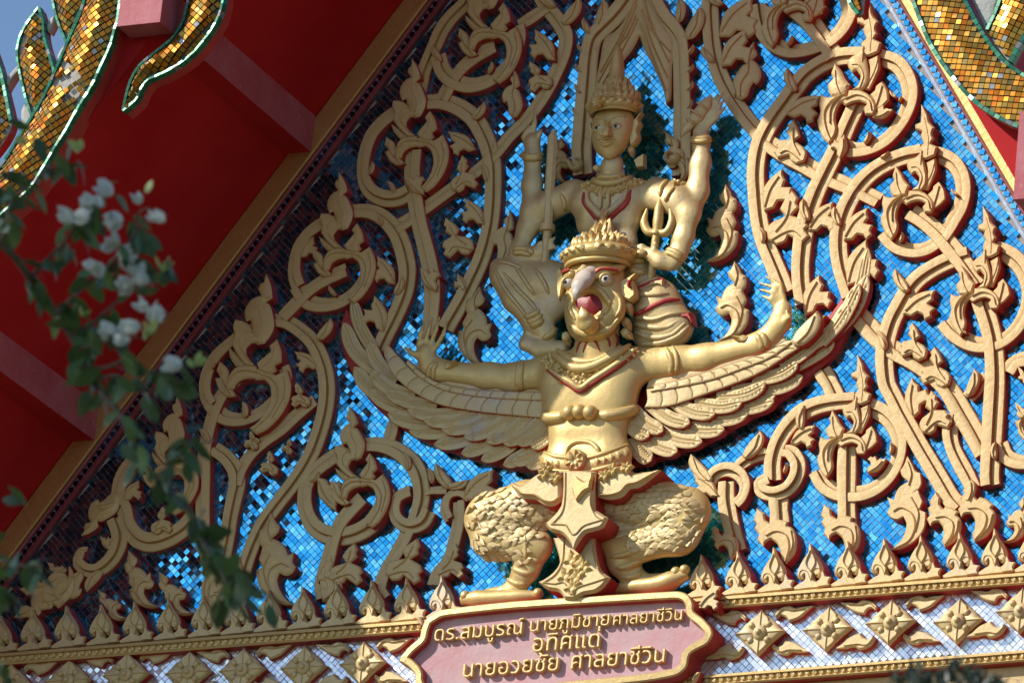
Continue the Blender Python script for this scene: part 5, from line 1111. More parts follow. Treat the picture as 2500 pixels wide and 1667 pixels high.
row1R = [C_('L',(700,1330),(930,960),(1000,650)), C_('L',(620,1400),(880,1130),(990,850)), C_('M',(450,230),(700,50),(870,-220)), C_('M',(300,360),(560,220),(740,110)), C_('M',(100,450),(330,400),(500,370)), C_('M',(-50,530),(140,540),(290,510)), C_('I',(1700,560),(1930,620),(2160,560)), C_('I',(1520,640),(1780,710),(1960,660)), C_('I',(1380,700),(1620,790),(1780,775)), C_('I',(1230,740),(1440,860),(1610,870)), C_('I',(1150,800),(1260,920),(1420,945)), C_('I',(1080,860),(1130,980),(1220,1015))]
row2R = [C_('L',(640,1370),(800,1180),(930,920)), C_('L',(520,1420),(720,1270),(850,1080)), C_('M',(330,300),(520,170),(690,0)), C_('M',(150,380),(320,320),(460,265)), C_('M',(-20,470),(110,455),(215,420)), C_('I',(1760,520),(1950,530),(2090,430)), C_('I',(1590,570),(1750,630),(1915,565)), C_('I',(1400,560),(1570,640),(1710,655)), C_('I',(1230,590),(1400,700),(1515,728)), C_('I',(1080,610),(1200,720),(1310,790)), C_('I',(1020,700),(1100,790),(1205,825))]
row1R, row2R = straighten(row1R, 4, .10), straighten(row2R, 3, .10)
wing('', None, row1R, row2R)
def coverts(top, bot, n, h, flip):
    T, B_ = smooth_path(top, 10), smooth_path(bot, 10)
    def at(P, s):
        L_ = np.concatenate([[0], np.cumsum(np.linalg.norm(np.diff(P, axis=0), axis=1))]); return np.array([np.interp(s*L_[-1], L_, P[:, 0]), np.interp(s*L_[-1], L_, P[:, 1])])
    for i in range(n):
        s0, s1 = (i+0.006)/n, (i+0.994)/n; ln = 0.35/n
        f = lambda s_, v: (lambda a_, b_: a_*(1-v)+b_*v)(at(T, min(1, s_)), at(B_, min(1, s_+ln*0.0)))
        q = [f(s0, 0), f((s0+s1)/2, 0), f(s1, 0), f(s1+ln*.5, .35), f(s1+ln*.7, .7), f(s1+ln*.4, 1), f((s0+s1)/2+ln*.4, 1), f(s0+ln*.4, 1), f(s0+ln*.7, .7), f(s0+ln*.5, .35)]
        mb = MB(); relief(mb, q, h, h-.05, bev=.0025, dome=.001, corner=50, sub=2); mb.build('covert_feather', [PALE, RED], bird, 40)
coverts(c2p('C', [(2420,560),(2100,545),(1750,520),(1480,460),(1300,350),(1180,230),(1090,130)]), c2p('C', [(2420,700),(2100,672),(1750,635),(1450,575),(1230,455),(1110,330),(1065,170)]), 13, .098, False)
coverts(c2p('C', [(2420,500),(2100,490),(1700,470),(1450,410),(1320,320),(1240,240)]), c2p('C', [(2420,560),(2100,548),(1750,522),(1480,462),(1310,360),(1225,270)]), 12, .104, False)
coverts(c2p('I', [(1180,470),(1400,440),(1650,390),(1900,310),(2130,220),(2290,100),(2440,-50)]), c2p('I', [(1150,610),(1350,600),(1600,520),(1850,430),(2060,340),(2250,220),(2420,100),(2560,-100)]), 13, .098, True)
coverts(c2p('I', [(1240,440),(1450,400),(1650,340),(1900,260),(2100,190),(2250,100)]), c2p('I', [(1200,490),(1420,455),(1680,400),(1930,310),(2140,225),(2330,90)]), 12, .104, True)
for root, tip, fl in (((1130,300),(1085,125),True),): piece(bird, 'lobe', root, tip, .090, fl, 'covert_tip', crop='C', mats=[PALE, RED, OCHRE])
piece(bird, 'lobe', (450, 1390), (612, 1120), .108, False, 'covert_tip', crop='L', mats=[PALE, RED, OCHRE])

for c_, pts in (('C', [(1240,250),(1330,330),(1450,415),(1700,476),(2100,496),(2420,506),(2420,420),(2000,420),(1500,380),(1350,300)]), ('I', [(1180,476),(1400,425),(1650,355),(1900,275),(2100,200),(2265,100),(2230,60),(2050,150),(1800,230),(1500,320),(1200,380)])):
    mb = MB(); relief(mb, c2p(c_, pts), .088, corner=60, dome=.002); mb.build('wing_shoulder', [PALE, RED], bird, 40)
# head of the bird figure
GH = Body(0.022)
GH.chain([(1455,668,.32,.104),(1456,735,.32,.110),(1450,772,.32,.104)]).chain([(1490,758,.37,.058)]).chain([(1415,762,.37,.050)]).chain([(1440,795,.36,.052),(1470,792,.36,.050)])
GH.chain([(1430,688,.42,.040),(1422,696,.46,.030)], .02)
GH.chain([(1432,772,.38,.056),(1470,770,.37,.056)])
GH.carve([(1416,738,.46,.034),(1440,745,.455,.050),(1472,752,.44,.028)])
head = grow(GH, 'head', GOLDB, bird, 0.0042)
def hcord(pts, r_, nm, mt, off=.0, taper=None, b=None): return cord(b or GH, head, c2p('H', pts), r_, nm, mt, off, taper=taper)
# beak
BONE = paint('beak_bone', (0.62, 0.54, 0.46), (0.56, 0.45, 0.36), 30, .45, .2)
ub = Body(0.012); ub.chain([(1440,670,.46,.032),(1425,682,.55,.033),(1412,698,.60,.025),(1406,715,.615,.012),(1406,731,.605,.003)]); grow(ub, 'upper_beak', BONE, head, .0035)
lb = Body(0.012); lb.chain([(1442,796,.46,.032),(1431,786,.54,.031),(1424,770,.58,.019),(1419,748,.59,.003)]); grow(lb, 'lower_beak', GOLDB, head, .0035)
MOUTH = paint('mouth_red', (0.24, 0.010, 0.012), (0.30, 0.02, 0.02), 20, .4)
mo = Body(.015); mo.chain([(1416,739,.385,.036),(1440,746,.38,.052),(1472,753,.37,.030)]); grow(mo, 'mouth', MOUTH, head, .004)
for pts in ([(770,930),(850,985),(905,1080),(850,1160),(780,1210)], [(620,1010),(600,1110),(640,1190)]): hcord(pts, .010, 'lip', GOLDB, .0)
hcord([(590,1220),(650,1270),(720,1305),(800,1300),(900,1270),(980,1180)], .016, 'jaw_line', GOLDB, .0); hcord([(930,975),(985,1040),(985,1120),(950,1170)], .008, 'cheek_curl', GOLDB, .0); hcord([(560,1010),(600,990),(625,1040),(610,1100)], .010, 'cheek_curl', GOLDB, 0)
# eyes and brows
for x, y, r_ in ((880, 893, .0195), (597, 915, .018)):
    p, n_ = GH.hit(*c2p('H', [(x, y)])[0]); n_ = n_*.6+np.array([0.1, -1, -.25])*.4; n_ /= np.linalg.norm(n_)
    mb = MB(); ball(mb, p+n_*.004, r_, 0, 14, 8); ey = mb.build('eye', WHITE, head, 180)
    mb = MB(); ball(mb, p+n_*(.004+r_*.80), r_*.40, 0, 10, 6); mb.build('pupil', BLACK, ey, 180)
    mb = MB(); tube(mb, [p+n_*.008+(vec_px(1, 0)*math.cos(a)+vec_px(0, 1)*math.sin(a))*r_*1.05 for a in np.linspace(0, 2*math.pi, 19)], .006, 6); mb.build('eye_rim', GOLDB, ey, 180)
hcord([(790,880),(830,840),(900,825),(980,800),(1020,770)], .020, 'brow', GOLDB, .006, (1, 1, .8, .4)); hcord([(800,860),(850,825),(930,830),(960,850)], .006, 'brow_line', RED, .022)
hcord([(640,830),(600,855),(565,880)], .016, 'brow', GOLDB, .004); hcord([(630,822),(590,835),(560,860)], .006, 'brow_line', RED, .02)
hcord([(700,860),(715,820),(712,785)], .022, 'brow_crest', PALE, .012, (1, .9, .2))
hcord([(1040,990),(1060,930),(1020,920),(1010,960),(1040,985)], .006, 'ear_curl', RED, .03)
# ears, side locks
for pts, h, nm in (([(1110,840),(1075,880),(1100,950),(1105,1010),(1060,1050),(1000,1020),(975,960),(990,900),(1040,870)], .36, 'ear'), ([(1030,1060),(1080,1090),(1070,1160),(1030,1180),(1020,1120)], .34, 'side_lock'), ([(1010,1180),(1060,1200),(1050,1250),(1005,1240)], .33, 'side_lock'), ([(1000,1270),(1110,1290),(1080,1340),(1030,1330)], .33, 'side_lock'), ([(560,1290),(610,1310),(590,1390),(560,1400)], .33, 'side_lock'), ([(490,830),(530,790),(560,860),(540,960),(520,1050),(500,960)], .32, 'ear')):
    if nm == 'side_lock':
        q = np.array(c2p('H', pts)); mb = MB(); petal3(mb, Wf_(*q[0], h-.02), np.array([.2, -1, -.2]), Wf_(*q[2], h)-Wf_(*q[0], h), .055, .034, .016, 0, .5); mb.build(nm, GOLDB, head, 50); continue
    plate(head, 'H', pts, h, nm, [GOLDB, GOLDB], .29, dome=.006, bev=.004)
# crown: brow band and pointed leaves in two rings
cc = Wf_(1459, 668, .32)+np.array([0, 0, .055])
def ring(c, rx, ry, z, n=41, a0=-.3, a1=math.pi+.3): return [c+np.array([-rx*math.cos(a), -ry*.68*math.sin(a), z]) for a in np.linspace(a0, a1, n)]
mb = MB(); tube(mb, ring(cc, .108, .110, 0.004, a0=0, a1=2*math.pi), .029, 10, 0, 1.0); crown = mb.build('crown_band', GOLDB, head, 80)
mb = MB(); tube(mb, ring(cc, .114, .116, -.030, a0=0, a1=2*math.pi), .010, 8); mb.build('crown_edge', GOLDB, crown, 80); 
for k in range(11):
    a = .1+k*.28; p = cc+np.array([-.134*math.cos(a), -.102*math.sin(a), .006]); n_ = np.array([-math.cos(a), -math.sin(a), .1]); n_ /= np.linalg.norm(n_); mb = MB(); petal3(mb, p, n_, np.array([math.sin(a), -math.cos(a), .15])*(1 if k > 5 else -1), .034, .028, .010); mb.build('crown_leaf', GOLDB, crown, 50)
for rr, z, L_, n_k, ph in ((.104, .020, .050, 15, 0), (.076, .036, .054, 11, .1), (.045, .050, .085, 7, 0), (.018, .075, .115, 4, .3)):
    for k in range(n_k):
        a = -.15+ph+k*(math.pi+.3)/(n_k-1); p = cc+np.array([-rr*math.cos(a), -rr*.68*math.sin(a), z]); nn = np.array([-math.cos(a), -math.sin(a), .25]); nn /= np.linalg.norm(nn)
        mb = MB(); petal3(mb, p, nn, np.array([0, 0, 1.0]), L_*random.uniform(.9, 1.15), .028, .013); mb.build('crown_spike', GOLDB, crown, 50)
mb = MB(); tube(mb, [cc+np.array([0, 0, z]) for z in (0, .03, .055, .075)], [.102, .082, .05, .02], 16); mb.build('crown_cap', GOLDB, crown, 70)

# ------------------------------------------------------------------ the crowned four armed figure
vp = Wf_(1480, 760, .1); deity = thing('crowned_figure_statue', tuple(vp), 'gilt four armed crowned figure riding above the beaked guardian', 'statue')
VB = Body(0.025)
VB.chain([(1437,490,.19,.074),(1535,486,.19,.074)]).chain([(1448,540,.185,.064),(1526,536,.185,.064)]).chain([(1466,598,.18,.058),(1520,595,.18,.058)]).chain([(1462,660,.17,.07),(1535,655,.17,.07)])
VB.chain([(1448,512,.225,.048)]).chain([(1522,510,.225,.048)])
VB.chain([(1492,455,.20,.046),(1494,405,.24,.044)])
VB.chain([(1398,470,.18,.050),(1340,495,.17,.044),(1298,515,.16,.040),(1299,450,.15,.036),(1301,385,.15,.030),(1299,345,.15,.031)])
VB.chain([(1398,485,.16,.044),(1320,530,.14,.040),(1290,555,.15,.040),(1266,612,.17,.033),(1280,622,.18,.026),(1312,618,.20,.026),(1330,608,.21,.022)])
VB.chain([(1600,466,.18,.052),(1640,480,.17,.048),(1682,512,.17,.044),(1702,470,.165,.042),(1710,400,.155,.037),(1712,348,.15,.030),(1712,322,.15,.028)])
VB.chain([(1600,480,.19,.05),(1650,490,.21,.047),(1680,525,.21,.043),(1668,580,.21,.038),(1655,620,.21,.033),(1640,640,.22,.028),(1610,636,.24,.027),(1590,620,.25,.024)])
for q in ([(1302,335),(1305,300),(1308,275)], [(1292,338),(1284,322),(1290,312)], [(1300,334),(1292,316),(1298,308)], [(1312,340),(1318,325),(1322,318)], [(1286,350),(1278,335),(1284,325)]): VB.chain([(*q[0], .15, .012), (*q[1], .16, .010), (*q[2], .16, .007)], .008)
for q in ([(1712,318),(1738,270),(1765,228)], [(1715,316),(1745,276),(1768,245)], [(1708,316),(1730,262),(1752,232)], [(1716,322),(1748,288),(1770,262)], [(1700,322),(1712,298),(1720,280)]): VB.chain([(*q[0], .155, .014), (*q[1], .16, .011), (*q[2], .155, .006)], .008)
for q in ([(1592,616),(1566,600),(1550,602)], [(1590,620),(1564,607),(1547,606)], [(1590,626),(1564,614),(1546,612)], [(1592,632),(1568,622),(1552,618)], [(1598,612),(1600,596),(1594,586)]): VB.chain([(*q[0], .255, .011), (*q[1], .265, .009), (*q[2], .265, .006)], .007)
for q in ([(1328,606),(1345,598),(1356,600)], [(1328,602),(1344,592),(1354,580)], [(1326,612),(1344,606),(1354,606)], [(1322,600),(1336,588),(1346,582)], [(1310,606),(1318,594),(1326,590)]): VB.chain([(*q[0], .215, .011), (*q[1], .225, .009), (*q[2], .225, .006)], .007)
VB.chain([(1410,710,.16,.085),(1330,690,.17,.080),(1240,662,.17,.048),(1215,650,.17,.030)]).chain([(1225,675,.17,.046),(1262,725,.18,.052),(1310,782,.18,.050),(1335,815,.18,.040)]).chain([(1345,745,.16,.07)])
VB.chain([(1288,822,.18,.022),(1285,838,.19,.026),(1320,852,.19,.032),(1372,850,.18,.030)], .015)
VB.chain([(1550,700,.15,.080),(1600,745,.16,.088),(1640,800,.15,.082)]).chain([(1590,810,.14,.07)])
grow(VB, 'body', DEITY, deity, .0058)
def vcord(c, pts, r_, nm, mt=DEITY, off=.0, taper=None, par=None): return cord(VB, par or deity, c2p(c, pts), r_, nm, mt, off, taper=taper)
for pts in ([(200,1180),(260,1195),(320,1200),(390,1185)], [(230,1200),(300,1215),(385,1210)], [(1525,1075),(1590,1085),(1680,1078)], [(1530,1060),(1600,1062),(1685,1060)]): vcord('G', pts, .012, 'bracelet', GOLDB, .002)
for pts in ([(165,660),(200,650),(290,660),(320,690)], [(165,690),(220,680),(300,700)], [(1340,655),(1400,670),(1480,720)], [(1330,675),(1390,695),(1470,745)]): vcord('H', pts, .011, 'bracelet', GOLDB, .002)
for pts in ([(530,230),(560,300),(560,360)], [(1350,120),(1300,180),(1290,250)], [(1400,180),(1350,240),(1330,290)]): vcord('H', pts, .009, 'arm_band', GOLDB, .002)
# necklace, pendant and sash
vcord('G', [(730,1330),(780,1380),(860,1405),(950,1400),(1080,1360),(1190,1300)], .014, 'necklace', GOLDB, .002); vcord('G', [(765,1300),(820,1345),(900,1360),(1000,1345),(1100,1310)], .011, 'necklace', GOLDB, .004)
for i, (x, y) in enumerate(c2p('G', [(690,1370),(720,1420),(770,1445),(820,1460),(870,1480),(920,1465),(970,1450),(1020,1430),(1080,1410),(1130,1390),(1190,1340),(1230,1300)])): floret(VB, deity, x, y, .022, 'necklace_floret', GOLDB, 5, i)
for i in range(7):
    x, y = c2p('G', [(790+i*48, 1362+(12-abs(i-2.4)*6))])[0]; p, n_ = VB.hit(x, y); mb = MB(); ball(mb, p+n_*.008, .007, 0, 8, 5); mb.build('necklace_bead', GOLDB, deity, 180)
vcord('H', [(705,220),(705,280),(750,350),(850,440),(960,370),(1040,290),(1065,200)], .010, 'pendant_edge', RED, .0); vcord('H', [(735,220),(740,290),(790,350),(850,400),(930,350),(1010,270),(1040,200)], .013, 'pendant', PALE, .004)
for x in (835, 895): vcord('H', [(x, 210), (x, 280), (x-5, 350)], .009, 'pendant_strap', PALE, .004)
vcord('H', [(890,440),(900,500),(920,570),(960,620),(1040,670)], .013, 'sash', PALE, .002)
for i, (x, y) in enumerate(c2p('H', [(1340,110),(1390,130),(1430,150)])): floret(VB, deity, x, y, .026, 'shoulder_floret', GOLDB, 5, i)
for pts in ([(1000,700),(1100,690),(1190,680)], [(1000,740),(1100,740),(1195,730)], [(1050,800),(1120,830),(1180,830)]): vcord('H', pts, .016, 'waist_belt', GOLDB, .0)
vcord('H', [(600,690),(690,640),(720,660)], .012, 'waist_belt', GOLDB, 0)
# drapery on both thighs
for pts, mt in (([(1100,960),(1200,920),(1300,890),(1325,900)], RED), ([(1090,1160),(1200,1110),(1330,1050),(1440,1040)], RED), ([(1100,1180),(1250,1190),(1380,1150),(1520,1140)], DEITY), ([(1120,1000),(1230,1000),(1350,990)], PALE), ([(1080,1220),(1200,1250),(1350,1250),(1430,1200)], PALE), ([(1100,1290),(1230,1330),(1380,1310),(1480,1220)], PALE), ([(1150,1380),(1300,1370),(1430,1320),(1510,1240)], PALE), ([(1110,940),(1210,900),(1310,880)], PALE)):
    vcord('H', pts, .010, 'drapery_fold', mt, .001)
plate(deity, 'H', [(1370,1165),(1530,1130),(1545,1230),(1500,1190),(1440,1185)], .21, 'drapery_flare', [RED, RED], .12)
plate(deity, 'H', [(1120,960),(1200,915),(1325,885),(1315,940),(1270,925),(1200,950),(1150,975)], .245, 'drapery_flare', [PALE, RED], .14)
for pts in ([(20,790),(100,950),(200,1080),(280,1180)], [(90,830),(200,960),(300,1060),(350,1120)], [(170,760),(260,900),(330,1000)], [(30,745),(130,760),(230,800)], [(330,800),(400,900),(440,1000)]): vcord('H', pts, .008, 'drapery_fold', DEITY, .001)
for pts in ([(250,1170),(310,1160),(370,1120)], [(270,1210),(330,1200),(390,1150)], [(290,1240),(340,1230),(400,1190)], [(390,1340),(450,1310),(500,1260)]): vcord('H', pts, .013, 'anklet', GOLDB, .0)
# head
VH = Body(.018)
VH.ell(1497,308,.26,.080,.090,.088).ell(1493,335,.27,.070,.085,.080).chain([(1489,372,.30,.026)])
VH.chain([(1484,302,.375,.009),(1480,318,.43,.012),(1478,326,.44,.014)], .012).chain([(1468,328,.41,.009)], .01).chain([(1488,327,.41,.009)], .01)
vh = grow(VH, 'head', GOLDB, deity, .0034)
def fc(pts, r_, nm, mt, off=0., taper=None): return cord(VH, vh, c2p('G', pts), r_, nm, mt, off, taper=taper)
for pts in ([(785,925),(810,905),(850,905),(870,940)], [(900,935),(930,900),(980,885),(1040,900)]): fc(pts, .0055, 'brow', GOLDB, .0, (.5, 1, 1, .4))
for x, y in ((812, 985), (952, 972)):
    p, n_ = VH.hit(*c2p('G', [(x, y)])[0]); e1 = vec_px(1, -.08); e2 = vec_px(0, 1)
    mb = MB(); ball(mb, p+n_*(-.004), .0125, 0, 14, 8, (1.55, .9, .78)); ey = mb.build('eye', WHITE, vh, 180)
    mb = MB(); ball(mb, p+n_*.0045, .0062, 0, 10, 6); mb.build('pupil', BLACK, ey, 180)
    for sg in (-1, 1):
        mb = MB(); tube(mb, [p+n_*(.004-.006*abs(t))+e1*.021*t+e2*sg*.0105*(1-t*t) for t in np.linspace(-1, 1, 9)], .0030, 6); mb.build('eyelid', GOLDB, ey, 180)
fc([(825,1085),(870,1092),(930,1082)], .0080, 'lips', GOLDB, .001, (.4, 1, .4)); fc([(835,1102),(875,1110),(920,1100)], .0085, 'lips', GOLDB, .001, (.4, 1, .4)); fc([(815,1075),(840,1060),(870,1068),(910,1058),(955,1070)], .0045, 'moustache', GOLDB, .001, (.4, 1, .8, 1, .4))
for pts, h, nm in (([(1155,860),(1125,910),(1145,950),(1120,1000),(1130,1050),(1090,1110),(1060,1120),(1050,1020),(1065,940),(1110,900)], .26, 'ear'), ([(1060,1120),(1090,1180),(1085,1230),(1050,1220),(1040,1160)], .25, 'ear_drop'), ([(760,940),(775,1000),(780,1080),(760,1020)], .25, 'ear'), ([(1170,1180),(1130,1200),(1090,1230),(1110,1290),(1170,1280)], .20, 'shoulder_flame'), ([(780,1280),(830,1230),(840,1300),(790,1330)], .22, 'ear_drop')):
    if nm == 'ear_drop':
        q = np.array(c2p('G', pts)); mb = MB(); petal3(mb, Wf_(*q[0], h-.02), np.array([.2, -1, -.2]), Wf_(*q[2], h)-Wf_(*q[0], h), .045, .026, .012, 0, .5); mb.build(nm, GOLDB, vh, 50); continue
    plate(vh if 'flame' not in nm else deity, 'G', pts, h, nm, [GOLDB, GOLDB], h-.05, dome=.006, bev=.004)
c2 = Wf_(1500, 283, .255)+np.array([0, 0, .022])
mb = MB(); tube(mb, ring(c2, .084, .090, 0, a0=0, a1=2*math.pi), .017, 10); cr2 = mb.build('crown_band', GOLDB, vh, 80)
mb = MB(); tube(mb, ring(c2, .087, .094, -.018, a0=0, a1=2*math.pi), .006, 6); mb.build('crown_edge', GOLDB, cr2, 80); mb = MB(); tube(mb, ring(c2, .085, .092, .018, a0=0, a1=2*math.pi), .006, 6); mb.build('crown_edge', GOLDB, cr2, 80)
for k in range(10):
    a = .1+k*.32; p = c2+np.array([-.098*math.cos(a), -.076*math.sin(a), 0]); nn = np.array([-math.cos(a), -math.sin(a), 0.]); mb = MB(); petal3(mb, p, nn, np.array([math.sin(a), -math.cos(a), .5]), .026, .022, .009); mb.build('crown_leaf', GOLDB, cr2, 50)
for rr, z, L_, nk in ((.086, .015, .048, 12), (.062, .040, .05, 9), (.042, .068, .05, 7)):
    for k in range(nk):
        a = -.1+k*(math.pi+.2)/(nk-1); p = c2+np.array([-rr*math.cos(a), -rr*.68*math.sin(a), z]); nn = np.array([-math.cos(a), -math.sin(a), .2]); nn /= np.linalg.norm(nn); mb = MB(); petal3(mb, p, nn, np.array([0, 0, 1.]), L_, .028, .012); mb.build('crown_spike', GOLDB, cr2, 50)
tipw = Wf_(1509, 108, .26); s0 = c2+np.array([0, 0, .02]); mb = MB()
tube(mb, [s0+(tipw-s0)*t for t in (0, .12, .22, .30, .34, .38, .6, .8, .93, 1.0)], [.074, .060, .048, .037, .038, .031, .026, .019, .012, .003], 14); mb.build('crown_spire', GOLDB, cr2, 70)
fl, n_ = VH.hit(*c2p('G', [(885, 830)])[0]); mb = MB()
for k in range(6): petal3(mb, c2+np.array([-.03, -.082, -.004]), np.array([-.2, -1, 0.]), np.array([math.cos(k*1.047), 0, math.sin(k*1.047)]), .028, .018, .012)
mb.build('crown_flower', GOLDB, cr2, 50)
# attributes held in the hands
sw = thing('ceremonial_sword', tuple(Wf_(1331, 642, .2)), 'gilt straight sword held upright beside the crowned figure', 'sword')
mb = MB(); P = [Wf_(1351, 320, .21), Wf_(1349, 335, .21), Wf_(1343, 440, .215), Wf_(1337, 552, .22)]; tube(mb, P, [.008, .019, .019, .017], 6, 0, .55); mb.build('blade', PALE, sw, 30)
mb = MB(); tube(mb, [Wf_(1337, 550, .22), Wf_(1336, 566, .22)], [.027, .027], 14); mb.build('guard', PALE, sw, 50); mb = MB(); tube(mb, [Wf_(1337, 566, .22), Wf_(1333, 610, .215), Wf_(1330, 660, .19)], [.016, .015, .016], 12); mb.build('grip', PALE, sw, 50)
td = thing('trident', tuple(Wf_(1589, 690, .22)), 'gilt three pronged trident in the front hand of the crowned figure', 'trident')
mb = MB(); tube(mb, [Wf_(1588, 690, .2), Wf_(1600, 590, .235), Wf_(1605, 560, .24)], .014, 10); mb.build('shaft', GOLDB, td, 60)
for pts, rr in ((c2p('H', [(1265,540),(1275,450),(1285,340),(1290,250)]), [.014, .019, .017, .004]), (c2p('H', [(1265,530),(1200,520),(1170,450),(1190,345)]), [.013, .016, .015, .004]), (c2p('H', [(1265,530),(1340,525),(1380,450),(1365,340)]), [.013, .016, .015, .004])):
    P = smooth_path(pts, 5); mb = MB(); tube(mb, [Wf_(x, y, .245) for x, y in P], np.interp(np.linspace(0, 1, len(P)), np.linspace(0, 1, 4), rr), 9); mb.build('prong', GOLDB, td, 60)
mb = MB(); tube(mb, [Wf_(*c2p('H', [(1262,545)])[0], .242), Wf_(*c2p('H', [(1268,525)])[0], .242)], [.022, .022], 12); mb.build('collar', GOLDB, td, 50)
cn = thing('conch_shell', tuple(Wf_(1670, 330, .16)), 'gilt pointed conch shell held up in the raised hand beside the halo', 'conch')
SB = Body(.012); SB.chain([(1664,332,.16,.006),(1678,312,.165,.016),(1702,286,.17,.026),(1722,258,.17,.024),(1734,238,.165,.010)]); grow(SB, 'shell', PALE, cn, .0045)
for k, r_ in ((.35, .022), (.55, .028), (.75, .026)):
    a, b = np.array(Wf_(1664, 332, .165)), np.array(Wf_(1734, 238, .168)); c = a+(b-a)*k; d = (b-a)/np.linalg.norm(b-a); e = np.cross(d, [0, 1, 0]); e /= np.linalg.norm(e); g_ = np.cross(d, e)
    mb = MB(); tube(mb, [c+(e*math.cos(t)+g_*math.sin(t))*r_ for t in np.linspace(0, 2*math.pi, 15)], .004, 6); mb.build('whorl', PALE, cn, 180)
# ================================================================== plants in front
DB = 12.4
def near(px, py, d): return CAM+ray(px, py)*d
def leafmat(name, c1, c2, trans=0.25):
    mt, nt, b = mat(name); oi = N(nt, 'ShaderNodeObjectInfo'); n1 = noise(nt, 60, 3, .5, coords(nt))
    ad = N(nt, 'ShaderNodeMath', operation='ADD'); ad.inputs[1].default_value = -.25; nt.links.new(oi.outputs['Random'], ad.inputs[0]); a2 = N(nt, 'ShaderNodeMath', operation='ADD'); nt.links.new(ad.outputs[0], a2.inputs[0]); 
    sc = N(nt, 'ShaderNodeMath', operation='MULTIPLY'); sc.inputs[1].default_value = .5; nt.links.new(n1.outputs[0], sc.inputs[0]); nt.links.new(sc.outputs[0], a2.inputs[1]); a2.use_clamp = True
    base = mixc(nt, a2.outputs[0], c1, c2); nt.links.new(base, b.inputs['Base Color']); b.inputs['Roughness'].default_value = .45
    tr = N(nt, 'ShaderNodeBsdfTranslucent'); nt.links.new(base, tr.inputs[0]); mx = N(nt, 'ShaderNodeMixShader'); mx.inputs[0].default_value = trans
    nt.links.new(b.outputs[0], mx.inputs[1]); nt.links.new(tr.outputs[0], mx.inputs[2]); nt.links.new(mx.outputs[0], nt.nodes['Material Output'].inputs[0]); return mt
LEAF = leafmat('bougainvillea_leaf', (0.028, 0.055, 0.018), (0.08, 0.15, 0.035)); BRACT = leafmat('white_bract', (0.60, 0.64, 0.57), (0.68, 0.71, 0.68), .35); BUDG = leafmat('green_bud', (0.32, 0.42, 0.12), (0.45, 0.52, 0.2), .3)
TWIG = paint('twig_bark', (0.07, 0.05, 0.035), (0.12, 0.09, 0.06), 60, .8)
def leafmesh(name, mt, L=1.0, w=.6, bend=.18, fold=.12):
    mb = MB(); V = []; F = []; n_ = 6
    for i in range(n_+1):
        t = i/n_; ww = w*.5*(math.sin(math.pi*min(1, t*.94+.03))**.8)*(1-.25*t); z = -bend*t*t*L
        V += [(-ww*L, t*L, z+fold*ww*L), (0, t*L, z), (ww*L, t*L, z+fold*ww*L)]
    for i in range(n_): F += [(i*3, i*3+1, i*3+4, i*3+3), (i*3+1, i*3+2, i*3+5, i*3+4)]
    mb.add(V, F); o = mb.build(name, mt, None, 60); return o
def put(o, first, parent, loc, d, up, s):
    c = o if first else o.copy()
    if not first: COL.objects.link(c)
    d = d/np.linalg.norm(d); z = up-d*(up@d); z /= np.linalg.norm(z)+1e-9; x = np.cross(d, z)
    c.parent = parent; c.matrix_parent_inverse = Matrix(); 
    Mx = Matrix(((x[0]*s, d[0]*s, z[0]*s, loc[0]), (x[1]*s, d[1]*s, z[1]*s, loc[1]), (x[2]*s, d[2]*s, z[2]*s, loc[2]), (0, 0, 0, 1))); c.matrix_basis = Mx; return c
rg = np.random.default_rng(5)
def rv(): v = rg.normal(size=3); return v/np.linalg.norm(v)
main_px = c2p('Q', [(-420,250),(-200,450),(0,610),(120,720),(230,870),(340,1010),(430,1150),(520,1280),(600,1420),(655,1560),(720,1660),(780,1760),(870,1850),(960,2000),(1010,2150),(1090,2270),(1190,2390),(1290,2510),(1430,2610)])+[(480,1290),(505,1340),(540,1390)]
root = near(*main_px[0], DB)
pl = thing('bougainvillea', tuple(root), 'dark leafy bougainvillea branch with white bracts hanging before the red eave', 'plant')
def dep(x, y): return DB+0.10*math.sin(x*.013+y*.007)+.06*math.sin(y*.021)
Pm = smooth_path(main_px, 4); mb = MB(); tube(mb, [near(x, y, dep(x, y)) for x, y in Pm], np.linspace(.0085, .0030, len(Pm)), 7); mb.build('branch', TWIG, pl, 180)
twigs = [c2p('Q', q) for q in ([(230,870),(330,760),(480,620),(560,500),(620,420)], [(430,1150),(560,1020),(700,900),(820,800),(960,770)], [(520,1280),(680,1240),(820,1120),(960,1000),(1050,900)], [(600,1420),(760,1370),(900,1330),(1100,1330)], [(560,500),(660,380),(780,280),(830,200)], [(830,780),(960,640),(1050,500),(1060,380),(1150,330)], [(0,610),(60,480),(60,350),(180,180),(330,80),(520,-30)], [(655,1560),(800,1560),(1000,1500),(1150,1600),(1330,1560)], [(720,1660),(900,1620),(1100,1740),(1330,1680),(1480,1640)], [(960,1000),(1100,860),(1230,800)], [(-200,450),(-60,300),(20,150),(120,20)], [(1190,2390),(1350,2280),(1450,2120),(1560,2090)])]
twigs += [c2p('E', q) for q in ([(1430,200),(1500,330),(1560,470),(1640,620),(1780,720),(1850,780)], [(1640,620),(1720,780),(1700,900)], [(1780,720),(1950,820),(2060,950)], [(-200,520),(-40,620),(90,640),(220,680),(310,660)], [(-200,800),(-60,880),(40,920)])]
for q in twigs:
    Pt = smooth_path(q, 4); mb = MB(); tube(mb, [near(x, y, dep(x, y)) for x, y in Pt], np.linspace(.0042, .0016, len(Pt)), 6); mb.build('twig', TWIG, pl, 180)
lf = leafmesh('leaf', LEAF, 1.0, .62); first = True; o0 = org(pl)
spots = []
